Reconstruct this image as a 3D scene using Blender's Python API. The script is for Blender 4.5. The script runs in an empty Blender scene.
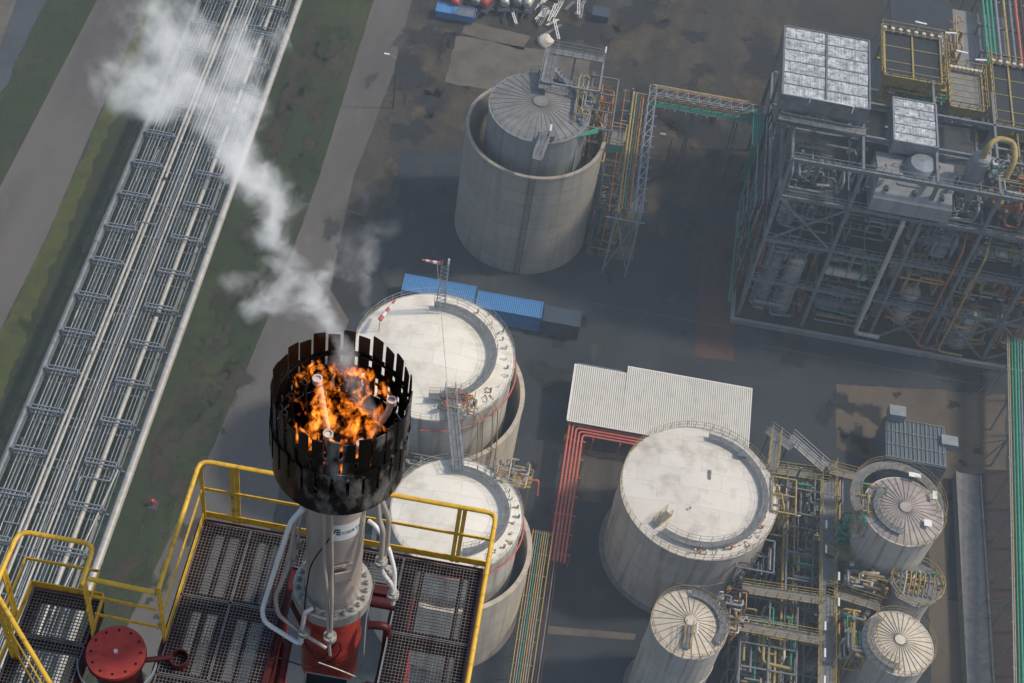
import bpy, math, random
from mathutils import Vector, Matrix
random.seed(7)
PI=math.pi
scene=bpy.context.scene
COL=scene.collection
# ------------------------------------------------------------------ camera maths (lens, tilt, roll recovered from the photo)
F=1560.; H=150.; CX,CY=512.,341.5
_L=math.hypot(286-CX,1600-CY); U=((286-CX)/_L,(1600-CY)/_L); TH=math.atan(_L/F); SN=math.sin(TH); CS=math.cos(TH)
def at(px,py,z=0.):
    dx=px-CX; dy=py-CY; a=dx*U[1]-dy*U[0]; b=dx*U[0]+dy*U[1]
    w=(a,SN*F-CS*b,-CS*F-SN*b); t=(z-H)/w[2]
    return Vector((w[0]*t,w[1]*t,z))
# ------------------------------------------------------------------ materials
def mat(name,col,rough=.7,metal=0.,var=.25,scale=1.,bump=.0,col2=None,streak=0.,spec=.4,bscale=None,rust=None,rustamt=.5):
    m=bpy.data.materials.new(name); m.use_nodes=True; nt=m.node_tree; N=nt.nodes; Lk=nt.links
    b=N['Principled BSDF']; b.inputs['Roughness'].default_value=rough; b.inputs['Metallic'].default_value=metal
    b.inputs['Specular IOR Level'].default_value=spec
    tc=N.new('ShaderNodeTexCoord'); no=N.new('ShaderNodeTexNoise'); no.inputs['Scale'].default_value=scale; no.inputs['Detail'].default_value=6; no.inputs['Roughness'].default_value=.65
    mp=N.new('ShaderNodeMapping'); Lk.new(tc.outputs['Object'],mp.inputs['Vector']); Lk.new(mp.outputs[0],no.inputs['Vector'])
    if streak: mp.inputs['Scale'].default_value=(1,1,1/streak)
    r=N.new('ShaderNodeValToRGB'); Lk.new(no.outputs['Fac'],r.inputs['Fac'])
    c2=col2 or tuple(c*(1-var) for c in col); c1=tuple(min(1,c*(1+var*.5)) for c in col)
    r.color_ramp.elements[0].position=.3; r.color_ramp.elements[1].position=.7
    r.color_ramp.elements[0].color=(*c2,1); r.color_ramp.elements[1].color=(*c1,1)
    out=r.outputs['Color']
    if rust:
        n3=N.new('ShaderNodeTexNoise'); n3.inputs['Scale'].default_value=scale*2.3; n3.inputs['Detail'].default_value=8; Lk.new(mp.outputs[0],n3.inputs['Vector'])
        rr=N.new('ShaderNodeMapRange'); rr.inputs['From Min'].default_value=.52; rr.inputs['From Max'].default_value=.7; rr.inputs['To Max'].default_value=rustamt; Lk.new(n3.outputs['Fac'],rr.inputs['Value'])
        mx=N.new('ShaderNodeMix'); mx.data_type='RGBA'; Lk.new(rr.outputs[0],mx.inputs['Factor']); Lk.new(out,mx.inputs[6]); mx.inputs[7].default_value=(*rust,1); out=mx.outputs[2]
    Lk.new(out,b.inputs['Base Color'])
    if bump:
        n2=N.new('ShaderNodeTexNoise'); n2.inputs['Scale'].default_value=bscale or scale*8; n2.inputs['Detail'].default_value=5; Lk.new(tc.outputs['Object'],n2.inputs['Vector'])
        bp=N.new('ShaderNodeBump'); bp.inputs['Strength'].default_value=bump; bp.inputs['Distance'].default_value=.05; Lk.new(n2.outputs['Fac'],bp.inputs['Height']); Lk.new(bp.outputs[0],b.inputs['Normal'])
    return m
def tankmat(name,col,seam=(.6,2.4),seamd=.7,R=8.,stain=(.2,.17,.13),stainamt=.5,rough=.6):
    """cylindrical shell: plate or casting seams plus run-down stains"""
    m=mat(name,col,rough,0,.12,.5); nt=m.node_tree; N=nt.nodes; Lk=nt.links; b=N['Principled BSDF']
    src=b.inputs['Base Color'].links[0].from_socket
    tc=N.new('ShaderNodeTexCoord'); sp=N.new('ShaderNodeSeparateXYZ'); Lk.new(tc.outputs['Object'],sp.inputs[0])
    at2=N.new('ShaderNodeMath'); at2.operation='ARCTAN2'; Lk.new(sp.outputs[1],at2.inputs[0]); Lk.new(sp.outputs[0],at2.inputs[1])
    mu=N.new('ShaderNodeMath'); mu.operation='MULTIPLY'; mu.inputs[1].default_value=R; Lk.new(at2.outputs[0],mu.inputs[0])
    cb=N.new('ShaderNodeCombineXYZ'); Lk.new(mu.outputs[0],cb.inputs[0]); Lk.new(sp.outputs[2],cb.inputs[1])
    br=N.new('ShaderNodeTexBrick'); br.inputs['Scale'].default_value=1; br.inputs['Mortar Size'].default_value=.06; br.inputs['Brick Width'].default_value=seam[0]; br.inputs['Row Height'].default_value=seam[1]; br.inputs['Mortar Smooth'].default_value=.6; br.offset=0.
    br.inputs['Color1'].default_value=(1,1,1,1); br.inputs['Color2'].default_value=(.88,.88,.88,1); br.inputs['Mortar'].default_value=(seamd,)*3+(1,)
    Lk.new(cb.outputs[0],br.inputs['Vector'])
    mx=N.new('ShaderNodeMix'); mx.data_type='RGBA'; mx.blend_type='MULTIPLY'; mx.inputs['Factor'].default_value=1; Lk.new(src,mx.inputs[6]); Lk.new(br.outputs['Color'],mx.inputs[7])
    ms=N.new('ShaderNodeMapping'); ms.inputs['Scale'].default_value=(1.1,.09,1); Lk.new(cb.outputs[0],ms.inputs['Vector'])
    n=N.new('ShaderNodeTexNoise'); n.inputs['Scale'].default_value=1.; n.inputs['Detail'].default_value=7; Lk.new(ms.outputs[0],n.inputs['Vector'])
    rr=N.new('ShaderNodeMapRange'); rr.inputs['From Min'].default_value=.48; rr.inputs['From Max'].default_value=.72; rr.inputs['To Max'].default_value=stainamt; Lk.new(n.outputs['Fac'],rr.inputs['Value'])
    m2=N.new('ShaderNodeMix'); m2.data_type='RGBA'; Lk.new(rr.outputs[0],m2.inputs['Factor']); Lk.new(mx.outputs[2],m2.inputs[6]); m2.inputs[7].default_value=(*stain,1)
    Lk.new(m2.outputs[2],b.inputs['Base Color'])
    return m
def roofmat(name,col,stain,amt=.5,plate=(1.9,5.5)):
    m=mat(name,col,.55,0,.08,.3); nt=m.node_tree; N=nt.nodes; Lk=nt.links; b=N['Principled BSDF']
    src=b.inputs['Base Color'].links[0].from_socket
    tc=N.new('ShaderNodeTexCoord')
    br=N.new('ShaderNodeTexBrick'); br.inputs['Scale'].default_value=1; br.inputs['Mortar Size'].default_value=.025; br.inputs['Brick Width'].default_value=plate[1]; br.inputs['Row Height'].default_value=plate[0]
    br.inputs['Color1'].default_value=(1,1,1,1); br.inputs['Color2'].default_value=(.9,.89,.87,1); br.inputs['Mortar'].default_value=(.72,.7,.66,1); Lk.new(tc.outputs['Object'],br.inputs['Vector'])
    mx=N.new('ShaderNodeMix'); mx.data_type='RGBA'; mx.blend_type='MULTIPLY'; mx.inputs['Factor'].default_value=.9; Lk.new(src,mx.inputs[6]); Lk.new(br.outputs['Color'],mx.inputs[7])
    n=N.new('ShaderNodeTexNoise'); n.inputs['Scale'].default_value=.35; n.inputs['Detail'].default_value=9; n.inputs['Roughness'].default_value=.62; Lk.new(tc.outputs['Object'],n.inputs['Vector'])
    rr=N.new('ShaderNodeMapRange'); rr.inputs['From Min'].default_value=.5; rr.inputs['From Max'].default_value=.75; rr.inputs['To Max'].default_value=amt; Lk.new(n.outputs['Fac'],rr.inputs['Value'])
    m2=N.new('ShaderNodeMix'); m2.data_type='RGBA'; Lk.new(rr.outputs[0],m2.inputs['Factor']); Lk.new(mx.outputs[2],m2.inputs[6]); m2.inputs[7].default_value=(*stain,1)
    Lk.new(m2.outputs[2],b.inputs['Base Color'])
    return m
M={}
M['galv']=mat('galvanised_steel',(.24,.275,.31),.5,.3,.3,1.5)
M['steel']=mat('painted_grey_steel',(.165,.19,.215),.6,.1,.35,1.2,rust=(.12,.07,.045),rustamt=.35)
M['dsteel']=mat('dark_grey_steel',(.045,.056,.07),.65,.1,.35,1.2,rust=(.09,.05,.03),rustamt=.3)
M['pipe']=mat('aluminium_clad_pipe',(.38,.40,.42),.36,.5,.3,.8,rust=(.16,.13,.1),rustamt=.5)
M['pipew']=mat('pale_clad_pipe',(.47,.455,.42),.4,.25,.2,.8,rust=(.25,.2,.15),rustamt=.5)
M['piped']=mat('dull_clad_pipe',(.2,.215,.23),.45,.4,.35,.9)
M['yellow']=mat('yellow_safety_paint',(.70,.42,.045),.42,0,.15,6,bump=.05,bscale=40,rust=(.22,.11,.03),rustamt=.6)
M['dyellow']=mat('weathered_yellow_paint',(.36,.28,.10),.6,0,.35,1.5,rust=(.2,.1,.04),rustamt=.5)
M['ochre']=mat('ochre_pipe_paint',(.45,.27,.08),.55,0,.25,1.5,rust=(.25,.1,.04),rustamt=.5)
M['orange']=mat('orange_primer',(.34,.12,.045),.65,0,.3,1.5)
M['red']=mat('red_oxide_paint',(.40,.05,.04),.45,0,.2,4,bump=.05,bscale=30,rust=(.2,.02,.015),rustamt=.5)
M['dred']=mat('dark_red_steel',(.065,.009,.011),.5,0,.3,5)
M['pink']=mat('faded_red_pipe',(.50,.12,.09),.55,0,.2,1.2)
M['green']=mat('green_pipe_paint',(.03,.26,.17),.5,0,.25,1.2,rust=(.02,.12,.09),rustamt=.5)
M['concrete']=tankmat('cast_concrete',(.33,.305,.265),(9.1,2.1),.62,8.7,(.12,.115,.105),.38,.85)
M['concretew']=tankmat('pale_concrete',(.50,.45,.37),(4.,2.6),.7,9.,(.22,.17,.11),.6,.85)
M['shell']=tankmat('grey_white_tank_shell',(.50,.48,.45),(6.,2.),.76,8.6,(.22,.15,.09),.85)
M['shelld']=tankmat('grey_tank_shell',(.26,.27,.28),(6.,2.),.8,6.,(.1,.1,.1),.5)
M['roofw']=roofmat('white_tank_roof',(.78,.75,.67),(.42,.36,.27),.7)
M['roofg']=roofmat('grey_white_tank_roof',(.68,.65,.60),(.3,.26,.21),.75,(2.3,4.6))
M['roofr']=mat('ribbed_roof_paint',(.36,.315,.30),.6,0,.25,.6,rust=(.2,.16,.13),rustamt=.6)
M['roofd']=mat('dark_ribbed_roof_paint',(.20,.205,.21),.6,0,.3,.6,rust=(.12,.11,.1),rustamt=.6)
M['rooft']=mat('tan_ribbed_roof_paint',(.58,.52,.42),.6,0,.15,.6,rust=(.3,.25,.2),rustamt=.5)
M['rib']=mat('roof_rib_steel',(.20,.185,.17),.6,.1,.2,2)
M['seal']=mat('grey_walkway_ring',(.17,.175,.18),.7,0,.35,1.3,rust=(.12,.11,.1),rustamt=.6)
M['blue']=mat('blue_container_paint',(.06,.22,.52),.5,0,.25,1.3,rust=(.12,.2,.3),rustamt=.5)
M['navy']=mat('dark_container_paint',(.035,.06,.09),.55,0,.25,1.3)
M['white']=mat('white_paint',(.75,.75,.73),.45,0,.1,2)
M['black']=mat('black_metal',(.012,.012,.013),.5,.3,.3,3)
M['maroon']=mat('maroon_drum_paint',(.12,.02,.02),.5,0,.2,2)
M['rubber']=mat('tyre_rubber',(.015,.015,.015),.85)
M['lamp']=mat('lamp_housing',(.75,.76,.78),.3,.2,.1,3)
M['tarp']=mat('pale_sack_cloth',(.62,.58,.5),.85,0,.25,4,bump=.6,bscale=5)
# stainless flare pipe
M['stain']=mat('heat_tinted_steel',(.50,.42,.36),.42,.3,.16,5,col2=(.38,.345,.32),streak=3,bump=.04,bscale=60)
M['flange']=mat('flange_steel',(.42,.40,.37),.45,.4,.3,12,bump=.1,bscale=90)
M['sooty']=mat('soot_black_steel',(.010,.0095,.0095),.32,.6,.4,3,rust=(.26,.245,.23),rustamt=.0,bump=.12,bscale=25)
def _soot_sheen():
    m=M['sooty']; nt=m.node_tree; N=nt.nodes; Lk=nt.links; b=N['Principled BSDF']; src=b.inputs['Base Color'].links[0].from_socket
    tc=N.new('ShaderNodeTexCoord'); sp=N.new('ShaderNodeSeparateXYZ'); Lk.new(tc.outputs['Object'],sp.inputs[0])
    # pale heat marks and a sheen painted into the colour, on the front right
    d=N.new('ShaderNodeVectorMath'); d.operation='DOT_PRODUCT'; d.inputs[1].default_value=(.62,-.78,0); Lk.new(tc.outputs['Object'],d.inputs[0])
    a=N.new('ShaderNodeMapRange'); a.inputs['From Min'].default_value=.12; a.inputs['From Max'].default_value=.5; Lk.new(d.outputs['Value'],a.inputs['Value'])
    mp=N.new('ShaderNodeMapping'); mp.inputs['Scale'].default_value=(1,1,.45); Lk.new(tc.outputs['Object'],mp.inputs['Vector'])
    n=N.new('ShaderNodeTexNoise'); n.inputs['Scale'].default_value=4.5; n.inputs['Detail'].default_value=7; n.inputs['Roughness'].default_value=.6; Lk.new(mp.outputs[0],n.inputs['Vector'])
    rr=N.new('ShaderNodeMapRange'); rr.inputs['From Min'].default_value=.48; rr.inputs['From Max'].default_value=.64; Lk.new(n.outputs['Fac'],rr.inputs['Value'])
    mu=N.new('ShaderNodeMath'); mu.operation='MULTIPLY'; Lk.new(a.outputs[0],mu.inputs[0]); Lk.new(rr.outputs[0],mu.inputs[1])
    mx=N.new('ShaderNodeMix'); mx.data_type='RGBA'; Lk.new(mu.outputs[0],mx.inputs['Factor']); Lk.new(src,mx.inputs[6]); mx.inputs[7].default_value=(.36,.34,.32,1); Lk.new(mx.outputs[2],b.inputs['Base Color'])
_soot_sheen()
M['nozzle']=mat('bleached_nozzle_steel',(.65,.61,.56),.5,.2,.2,9,rust=(.2,.16,.13),rustamt=.6)
M['grate']=mat('galvanised_grating',(.19,.185,.18),.45,.4,.35,9)
# corrugated metal
def corr(name,col,axis,freq,rough=.5,metal=.1,strength=.9):
    m=mat(name,col,rough,metal,.1,.4,rust=tuple(c*.6 for c in col),rustamt=.3); nt=m.node_tree; N=nt.nodes; Lk=nt.links; b=N['Principled BSDF']
    src=b.inputs['Base Color'].links[0].from_socket
    tc=N.new('ShaderNodeTexCoord'); w=N.new('ShaderNodeTexWave'); w.bands_direction=axis; w.inputs['Scale'].default_value=freq; Lk.new(tc.outputs['Object'],w.inputs['Vector'])
    bp=N.new('ShaderNodeBump'); bp.inputs['Strength'].default_value=strength; bp.inputs['Distance'].default_value=.06; Lk.new(w.outputs['Fac'],bp.inputs['Height']); Lk.new(bp.outputs[0],b.inputs['Normal'])
    mr=N.new('ShaderNodeMapRange'); mr.inputs['To Min'].default_value=.72; Lk.new(w.outputs['Fac'],mr.inputs['Value'])
    mx=N.new('ShaderNodeMix'); mx.data_type='RGBA'; mx.blend_type='MULTIPLY'; mx.inputs['Factor'].default_value=1; Lk.new(src,mx.inputs[6]); Lk.new(mr.outputs[0],mx.inputs[7]); Lk.new(mx.outputs[2],b.inputs['Base Color'])
    return m
M['corr']=corr('corrugated_pale_roof',(.66,.66,.62),'X',1.25)
M['corrb']=corr('corrugated_blue_steel',(.07,.25,.56),'X',1.3)
M['corrg']=corr('corrugated_slate_blue_steel',(.13,.18,.22),'X',1.6)
M['fin']=mat('finned_cooler_bundle',(.72,.73,.74),.35,.3,.6,1.1,bump=1.,bscale=3.,rust=(.13,.16,.20),rustamt=.9)  # white mottling put into the colour, standing in for sun glints on the fins
M['glass']=mat('dusty_lattice_deck',(.03,.037,.045),.55,.3,.4,2)
# ------------------------------------------------------------------ mesh builder
class MB:
    def __init__(s): s.v=[]; s.f=[]; s.sm=[]
    def add(s,vs,fs,smooth=False):
        o=len(s.v); s.v+= [tuple(v) for v in vs]; s.f+=[tuple(i+o for i in f) for f in fs]; s.sm+=[smooth]*len(fs); return s
    def box(s,c,d,rz=0.):
        cs,sn=math.cos(rz),math.sin(rz); vs=[]
        for z in (-.5,.5):
            for x,y in ((-.5,-.5),(.5,-.5),(.5,.5),(-.5,.5)):
                X=x*d[0];Y=y*d[1]; vs.append((c[0]+X*cs-Y*sn,c[1]+X*sn+Y*cs,c[2]+z*d[2]))
        return s.add(vs,[(3,2,1,0),(4,5,6,7),(0,1,5,4),(1,2,6,5),(2,3,7,6),(3,0,4,7)])
    def span(s,x0,x1,y0,y1,z0,z1): return s.box(((x0+x1)/2,(y0+y1)/2,(z0+z1)/2),(x1-x0,y1-y0,z1-z0))
    def bar(s,a,b,w=.1,h=None):
        h=h or w; a=Vector(a);b=Vector(b);d=(b-a)
        if d.length<1e-6: return s
        d.normalize(); up=Vector((0,0,1)) if abs(d.z)<.95 else Vector((0,1,0))
        r=d.cross(up).normalized(); t=r.cross(d)
        vs=[p+r*i*w/2+t*j*h/2 for p in (a,b) for i,j in ((-1,-1),(1,-1),(1,1),(-1,1))]
        return s.add(vs,[(0,1,2,3),(7,6,5,4),(4,5,1,0),(5,6,2,1),(6,7,3,2),(7,4,0,3)])
    def tube(s,pts,r,n=8,cap=True):
        P=[Vector(p) for p in pts]; m=len(P); rs=r if isinstance(r,(list,tuple)) else [r]*m
        vs=[];pr=None
        for i,p in enumerate(P):
            d=(P[min(i+1,m-1)]-P[max(i-1,0)]).normalized()
            if pr is None:
                up=Vector((0,0,1)) if abs(d.z)<.9 else Vector((0,1,0)); a=d.cross(up).normalized()
            else: a=(pr-d*pr.dot(d)).normalized()
            pr=a; b=d.cross(a)
            for k in range(n):
                t=2*PI*k/n; vs.append(p+(a*math.cos(t)+b*math.sin(t))*rs[i])
        fs=[(i*n+k,i*n+(k+1)%n,(i+1)*n+(k+1)%n,(i+1)*n+k) for i in range(m-1) for k in range(n)]
        s.add(vs,fs,True)
        if cap: s.add(vs[:n],[tuple(range(n))[::-1]]); s.add(vs[-n:],[tuple(range(n))])
        return s
    def bend(s,pts,r,br=None,n=8):
        """pipe through points with rounded corners"""
        br=br or r*2.5; P=[Vector(p) for p in pts]; out=[P[0]]
        for i in range(1,len(P)-1):
            a=(P[i-1]-P[i]);b=(P[i+1]-P[i]); q=min(br,a.length*.45,b.length*.45); a.normalize();b.normalize()
            A=P[i]+a*q;B=P[i]+b*q
            for t in (0,.33,.67,1): out.append(A*(1-t)**2+P[i]*2*t*(1-t)+B*t*t)
        out.append(P[-1]); return s.tube(out,r,n)
    def lathe(s,c,prof,n=64,a0=0.,a1=2*PI):
        full=abs(a1-a0-2*PI)<1e-6; m=n if full else n+1; k=len(prof)
        vs=[(c[0]+r*math.cos(a0+(a1-a0)*i/n),c[1]+r*math.sin(a0+(a1-a0)*i/n),c[2]+z) for i in range(m) for r,z in prof]
        for j in range(k-1):
            hard=1
            s.add([vs[i*k+j] for i in range(m)]+[vs[i*k+j+1] for i in range(m)],
                  [(i,(i+1)%m,m+(i+1)%m,m+i) for i in range(n)],True)
        return s
    def ring(s,c,r,w,h,n=64,a0=0.,a1=2*PI):
        """ring of rectangular section, w radial, h tall"""
        full=abs(a1-a0-2*PI)<1e-6
        s.lathe(c,[(r-w/2,0),(r+w/2,0),(r+w/2,h),(r-w/2,h),(r-w/2,0)],n,a0,a1)
        return s
    def build(s,name,m,parent=None,label=None,kind=None):
        off=Vector((0,0,0)); p=parent
        while p is not None: off+=p.location; p=p.parent
        me=bpy.data.meshes.new(name); me.from_pydata([(v[0]-off.x,v[1]-off.y,v[2]-off.z) for v in s.v],[],s.f)
        me.polygons.foreach_set('use_smooth',s.sm); me.update()
        me.materials.append(M[m] if isinstance(m,str) else m)
        o=bpy.data.objects.new(name,me); COL.objects.link(o)
        if parent is not None: o.parent=parent
        if label: o['label']=label
        if kind: o['kind']=kind
        return o
def thing(name,label,cat,loc=(0,0,0),group=None):
    o=bpy.data.objects.new(name,None); o.empty_display_size=.5; COL.objects.link(o); o.location=loc; o['label']=label; o['category']=cat
    if group: o['group']=group
    return o
def tag(o,label,cat,group=None):
    o['label']=label;o['category']=cat
    if group:o['group']=group
    return o
def rebase(o):
    """put a one-mesh thing's origin at the bottom centre of its shape"""
    me=o.data; n=len(me.vertices); xs=[v.co.x for v in me.vertices];ys=[v.co.y for v in me.vertices];zs=[v.co.z for v in me.vertices]
    c=Vector(((min(xs)+max(xs))/2,(min(ys)+max(ys))/2,min(zs))); me.transform(Matrix.Translation(-c)); o.location=o.location+c; return o
def single(mb,name,m,label,cat,group=None): return tag(rebase(mb.build(name,m)),label,cat,group)
def copy_tree(o,parent=None,loc=None,label=None):
    c=o.copy(); COL.objects.link(c)
    if parent is not None: c.parent=parent
    if loc is not None: c.location=loc
    if label: c['label']=label
    for ch in [x for x in COL.objects if x.parent==o]: copy_tree(ch,c)
    return c
def ragged(P,amp,step,seed=1):
    rn=random.Random(seed); out=[]
    for i in range(len(P)):
        a=Vector(P[i][:2]);b=Vector(P[(i+1)%len(P)][:2]); L_=(b-a).length; n=max(1,min(160,int(L_/step))); nr=Vector((-(b-a).y,(b-a).x))/max(L_,1e-6); w=0
        for k in range(n):
            w=w*.6+rn.uniform(-amp,amp); q=a+(b-a)*k/n+nr*(w if k else 0); out.append((q.x,q.y))
    return out
def struct(name,poly,z,m,rag=0.,step=.8):
    P=[tuple(at(x,y,0))[:2] for x,y in poly]
    area=sum(P[i][0]*P[(i+1)%len(P)][1]-P[(i+1)%len(P)][0]*P[i][1] for i in range(len(P)))
    if area<0: P=P[::-1]
    if rag: P=ragged(P,rag,step,len(P)*7+int(z*1000))
    mb=MB(); mb.add([(x,y,z) for x,y in P],[tuple(range(len(P)))])
    o=mb.build(name,m); o['kind']='structure'; return o
def blobs(name,x0,x1,y0,y1,z,m,n,r0,r1,seed,ex=1.):
    """irregular flat stains and bare patches, each a hair above the next"""
    rn=random.Random(seed); b=MB(); al=[]
    for k in range(n):
        x=rn.uniform(x0,x1);y=rn.uniform(y0,y1); r=(r0+(r1-r0)*rn.random()**2)*1.5; p1,p2,p3=[rn.uniform(0,6.3) for _ in range(3)]; c=30; st=rn.uniform(1,ex)
        P=[(x,y,z+k*.00012)]; al.append(1.)
        for i in range(c):
            a=2*PI*i/c; q=r*(1+.28*math.sin(2*a+p1)+.2*math.sin(3*a+p2)+.14*math.sin(5*a+p3)); P.append((x+q*math.cos(a),y+q*math.sin(a)*st,z+k*.00012)); al.append(0.)
        b.add(P,[(0,i+1,(i+1)%c+1) for i in range(c)])
    o=b.build(name,m); o['kind']='structure'
    ca=o.data.attributes.new('wear','FLOAT','POINT'); ca.data.foreach_set('value',al)
    if 'worn' not in m:
        m['worn']=1; nt=m.node_tree; N=nt.nodes; Lk=nt.links; b_=N['Principled BSDF']
        at_=N.new('ShaderNodeAttribute'); at_.attribute_name='wear'; tc=N.new('ShaderNodeTexCoord'); nn=N.new('ShaderNodeTexNoise'); nn.inputs['Scale'].default_value=1.3; nn.inputs['Detail'].default_value=7; nn.inputs['Roughness'].default_value=.7; Lk.new(tc.outputs['Object'],nn.inputs['Vector'])
        ad=N.new('ShaderNodeMath'); ad.operation='ADD'; Lk.new(at_.outputs['Fac'],ad.inputs[0]); Lk.new(nn.outputs['Fac'],ad.inputs[1])
        mr=N.new('ShaderNodeMapRange'); mr.interpolation_type='SMOOTHSTEP'; mr.inputs['From Min'].default_value=.72; mr.inputs['From Max'].default_value=1.15; mr.inputs['To Max'].default_value=.8; Lk.new(ad.outputs[0],mr.inputs['Value']); Lk.new(mr.outputs[0],b_.inputs['Alpha'])
    return o
# ------------------------------------------------------------------ ground materials
def ground_mat(name,layers,rough=.95,bump=.25,bs=3.,spec=.25):
    """layers: list of (colour, noise scale, from, to, stretch) mixed one over another"""
    m=bpy.data.materials.new(name); m.use_nodes=True; nt=m.node_tree; N=nt.nodes; Lk=nt.links; b=N['Principled BSDF']
    b.inputs['Roughness'].default_value=rough; b.inputs['Specular IOR Level'].default_value=spec
    tc=N.new('ShaderNodeTexCoord'); out=None
    for i,(c,s,a,e,st) in enumerate(layers):
        if out is None:
            rg=N.new('ShaderNodeRGB'); rg.outputs[0].default_value=(*c,1); out=rg.outputs[0]; continue
        mp=N.new('ShaderNodeMapping'); mp.inputs['Scale'].default_value=(1,st,1); mp.inputs['Location'].default_value=(i*13.7,i*7.1,i*3.3); Lk.new(tc.outputs['Object'],mp.inputs['Vector'])
        n=N.new('ShaderNodeTexNoise'); n.inputs['Scale'].default_value=s; n.inputs['Detail'].default_value=8; n.inputs['Roughness'].default_value=.62; Lk.new(mp.outputs[0],n.inputs['Vector'])
        rr=N.new('ShaderNodeMapRange'); rr.inputs['From Min'].default_value=a; rr.inputs['From Max'].default_value=e; Lk.new(n.outputs['Fac'],rr.inputs['Value'])
        mx=N.new('ShaderNodeMix'); mx.data_type='RGBA'; Lk.new(rr.outputs[0],mx.inputs['Factor']); Lk.new(out,mx.inputs[6]); mx.inputs[7].default_value=(*c,1); out=mx.outputs[2]
    Lk.new(out,b.inputs['Base Color'])
    n=N.new('ShaderNodeTexNoise'); n.inputs['Scale'].default_value=bs; n.inputs['Detail'].default_value=8; Lk.new(tc.outputs['Object'],n.inputs['Vector'])
    bp=N.new('ShaderNodeBump'); bp.inputs['Strength'].default_value=bump; bp.inputs['Distance'].default_value=.3; Lk.new(n.outputs['Fac'],bp.inputs['Height']); Lk.new(bp.outputs[0],b.inputs['Normal'])
    return m
G_dirt=ground_mat('trampled_dirt',[((.048,.043,.038),1,0,1,1),((.026,.027,.028),.05,.38,.62,1),((.085,.070,.052),.22,.5,.75,.3),((.020,.024,.020),.5,.52,.75,1),((.07,.062,.052),1.3,.6,.8,.2)])
G_grass=ground_mat('short_grass',[((.026,.036,.013),1,0,1,1),((.040,.044,.018),.12,.42,.66,.5),((.015,.022,.015),.35,.5,.75,1),((.066,.060,.038),1.5,.6,.85,1)],bump=.6,bs=8)
G_grass_lit=ground_mat('sunlit_grass',[((.072,.082,.020),1,0,1,1),((.038,.054,.016),.4,.45,.7,1),((.09,.085,.04),1.8,.58,.8,1)],bump=.6,bs=8)  # brighter yellow-green: sunlight on the roadside grass put into its colour
G_verge=ground_mat('worn_grass_and_dirt',[((.028,.044,.015),1,0,1,1),((.056,.050,.032),.09,.50,.70,.6),((.050,.062,.016),.05,.56,.72,1),((.016,.024,.012),.6,.5,.75,1)],bump=.5,bs=8)
G_road=ground_mat('worn_concrete_road',[((.115,.108,.10),1,0,1,1),((.085,.08,.078),.11,.45,.62,.3),((.14,.13,.118),.6,.6,.8,.15),((.06,.057,.055),1.1,.68,.8,1)],bump=.1)
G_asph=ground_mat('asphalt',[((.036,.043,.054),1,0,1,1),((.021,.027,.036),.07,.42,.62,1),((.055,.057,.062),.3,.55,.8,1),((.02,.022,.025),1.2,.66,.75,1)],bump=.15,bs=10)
G_pad=ground_mat('pale_concrete_pad',[((.12,.108,.092),1,0,1,1),((.075,.068,.06),.3,.45,.7,1),((.15,.135,.11),1,.58,.8,1)],bump=.1)
G_brown=ground_mat('brown_paved_yard',[((.105,.088,.068),1,0,1,1),((.07,.06,.052),.18,.42,.66,1),((.13,.108,.085),.7,.55,.8,.2)],bump=.1)
G_maroon=ground_mat('reddish_gravel',[((.078,.046,.041),1,0,1,1),((.05,.034,.032),.5,.45,.7,1)],bump=.3)
G_blue=ground_mat('blue_grey_asphalt',[((.06,.072,.085),1,0,1,1),((.045,.055,.065),.2,.45,.65,1)],bump=.1)
mb=MB(); mb.add([(-1500,-800,0),(1500,-800,0),(1500,2500,0),(-1500,2500,0)],[(0,1,2,3)]); o=mb.build('ground',G_dirt); o['kind']='structure'
def sy(name,x0,x1,y0,y1,z,m):
    mb=MB(); mb.add([(x0,y0,z),(x1,y0,z),(x1,y1,z),(x0,y1,z)],[(0,1,2,3)]); o=mb.build(name,m); o['kind']='structure'; return o
# strips parallel to the pipe rack
struct('parking_yard',[(-60,-60),(60,-60),(46,0),(30,32),(0,102),(-120,330)],.006,G_blue)
struct('kerb_strip',[(-15,85),(8,24),(34,-45),(20,-45),(-5,10),(-30,70)],.04,G_pad)
struct('grass_strip',[(0,102),(30,32),(46,0),(60,-60),(120,-60),(97,0),(70,55),(45,95),(-30,245),(-120,420)],.010,G_verge,rag=.35)
struct('road',[(120,-60),(97,0),(0,187),(-180,560),(-120,560),(0,331),(45,240),(105,100),(148,0),(172,-60)],.014,G_road)
sy('grass_strip',-59.,-51.5,40,320,.006,G_grass)
struct('grass_strip',[(-120,560),(0,331),(45,240),(105,100),(148,0),(172,-60),(186,-60),(160,0),(122,100),(76,210),(0,400),(-60,560)],.010,G_grass_lit,rag=.35)
sy('grass_strip',-51.5,-25.,40,320,.008,G_verge)
struct('road',[(398,-60),(374,0),(319,177),(275,300),(207,462),(124,632),(60,780),(330,780),(400,400),(330,290),(353,180),(393,74),(412,0),(425,-60)],.014,G_road,rag=.05)
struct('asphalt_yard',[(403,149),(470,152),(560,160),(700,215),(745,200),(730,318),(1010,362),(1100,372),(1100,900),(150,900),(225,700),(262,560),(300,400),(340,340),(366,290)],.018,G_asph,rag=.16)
struct('concrete_pad',[(456,36),(590,58),(590,100),(493,91),(445,82)],.022,G_pad,rag=.16)
struct('concrete_pad',[(468,20),(530,36),(524,50),(462,33)],.022,G_pad,rag=.16)
struct('concrete_pad',[(586,254),(633,262),(642,197),(600,185)],.026,G_pad)
struct('gravel_bed',[(695,356),(700,262),(704,238),(712,226),(724,222),(738,224),(736,300),(733,362)],.026,G_maroon,rag=.16)
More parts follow.
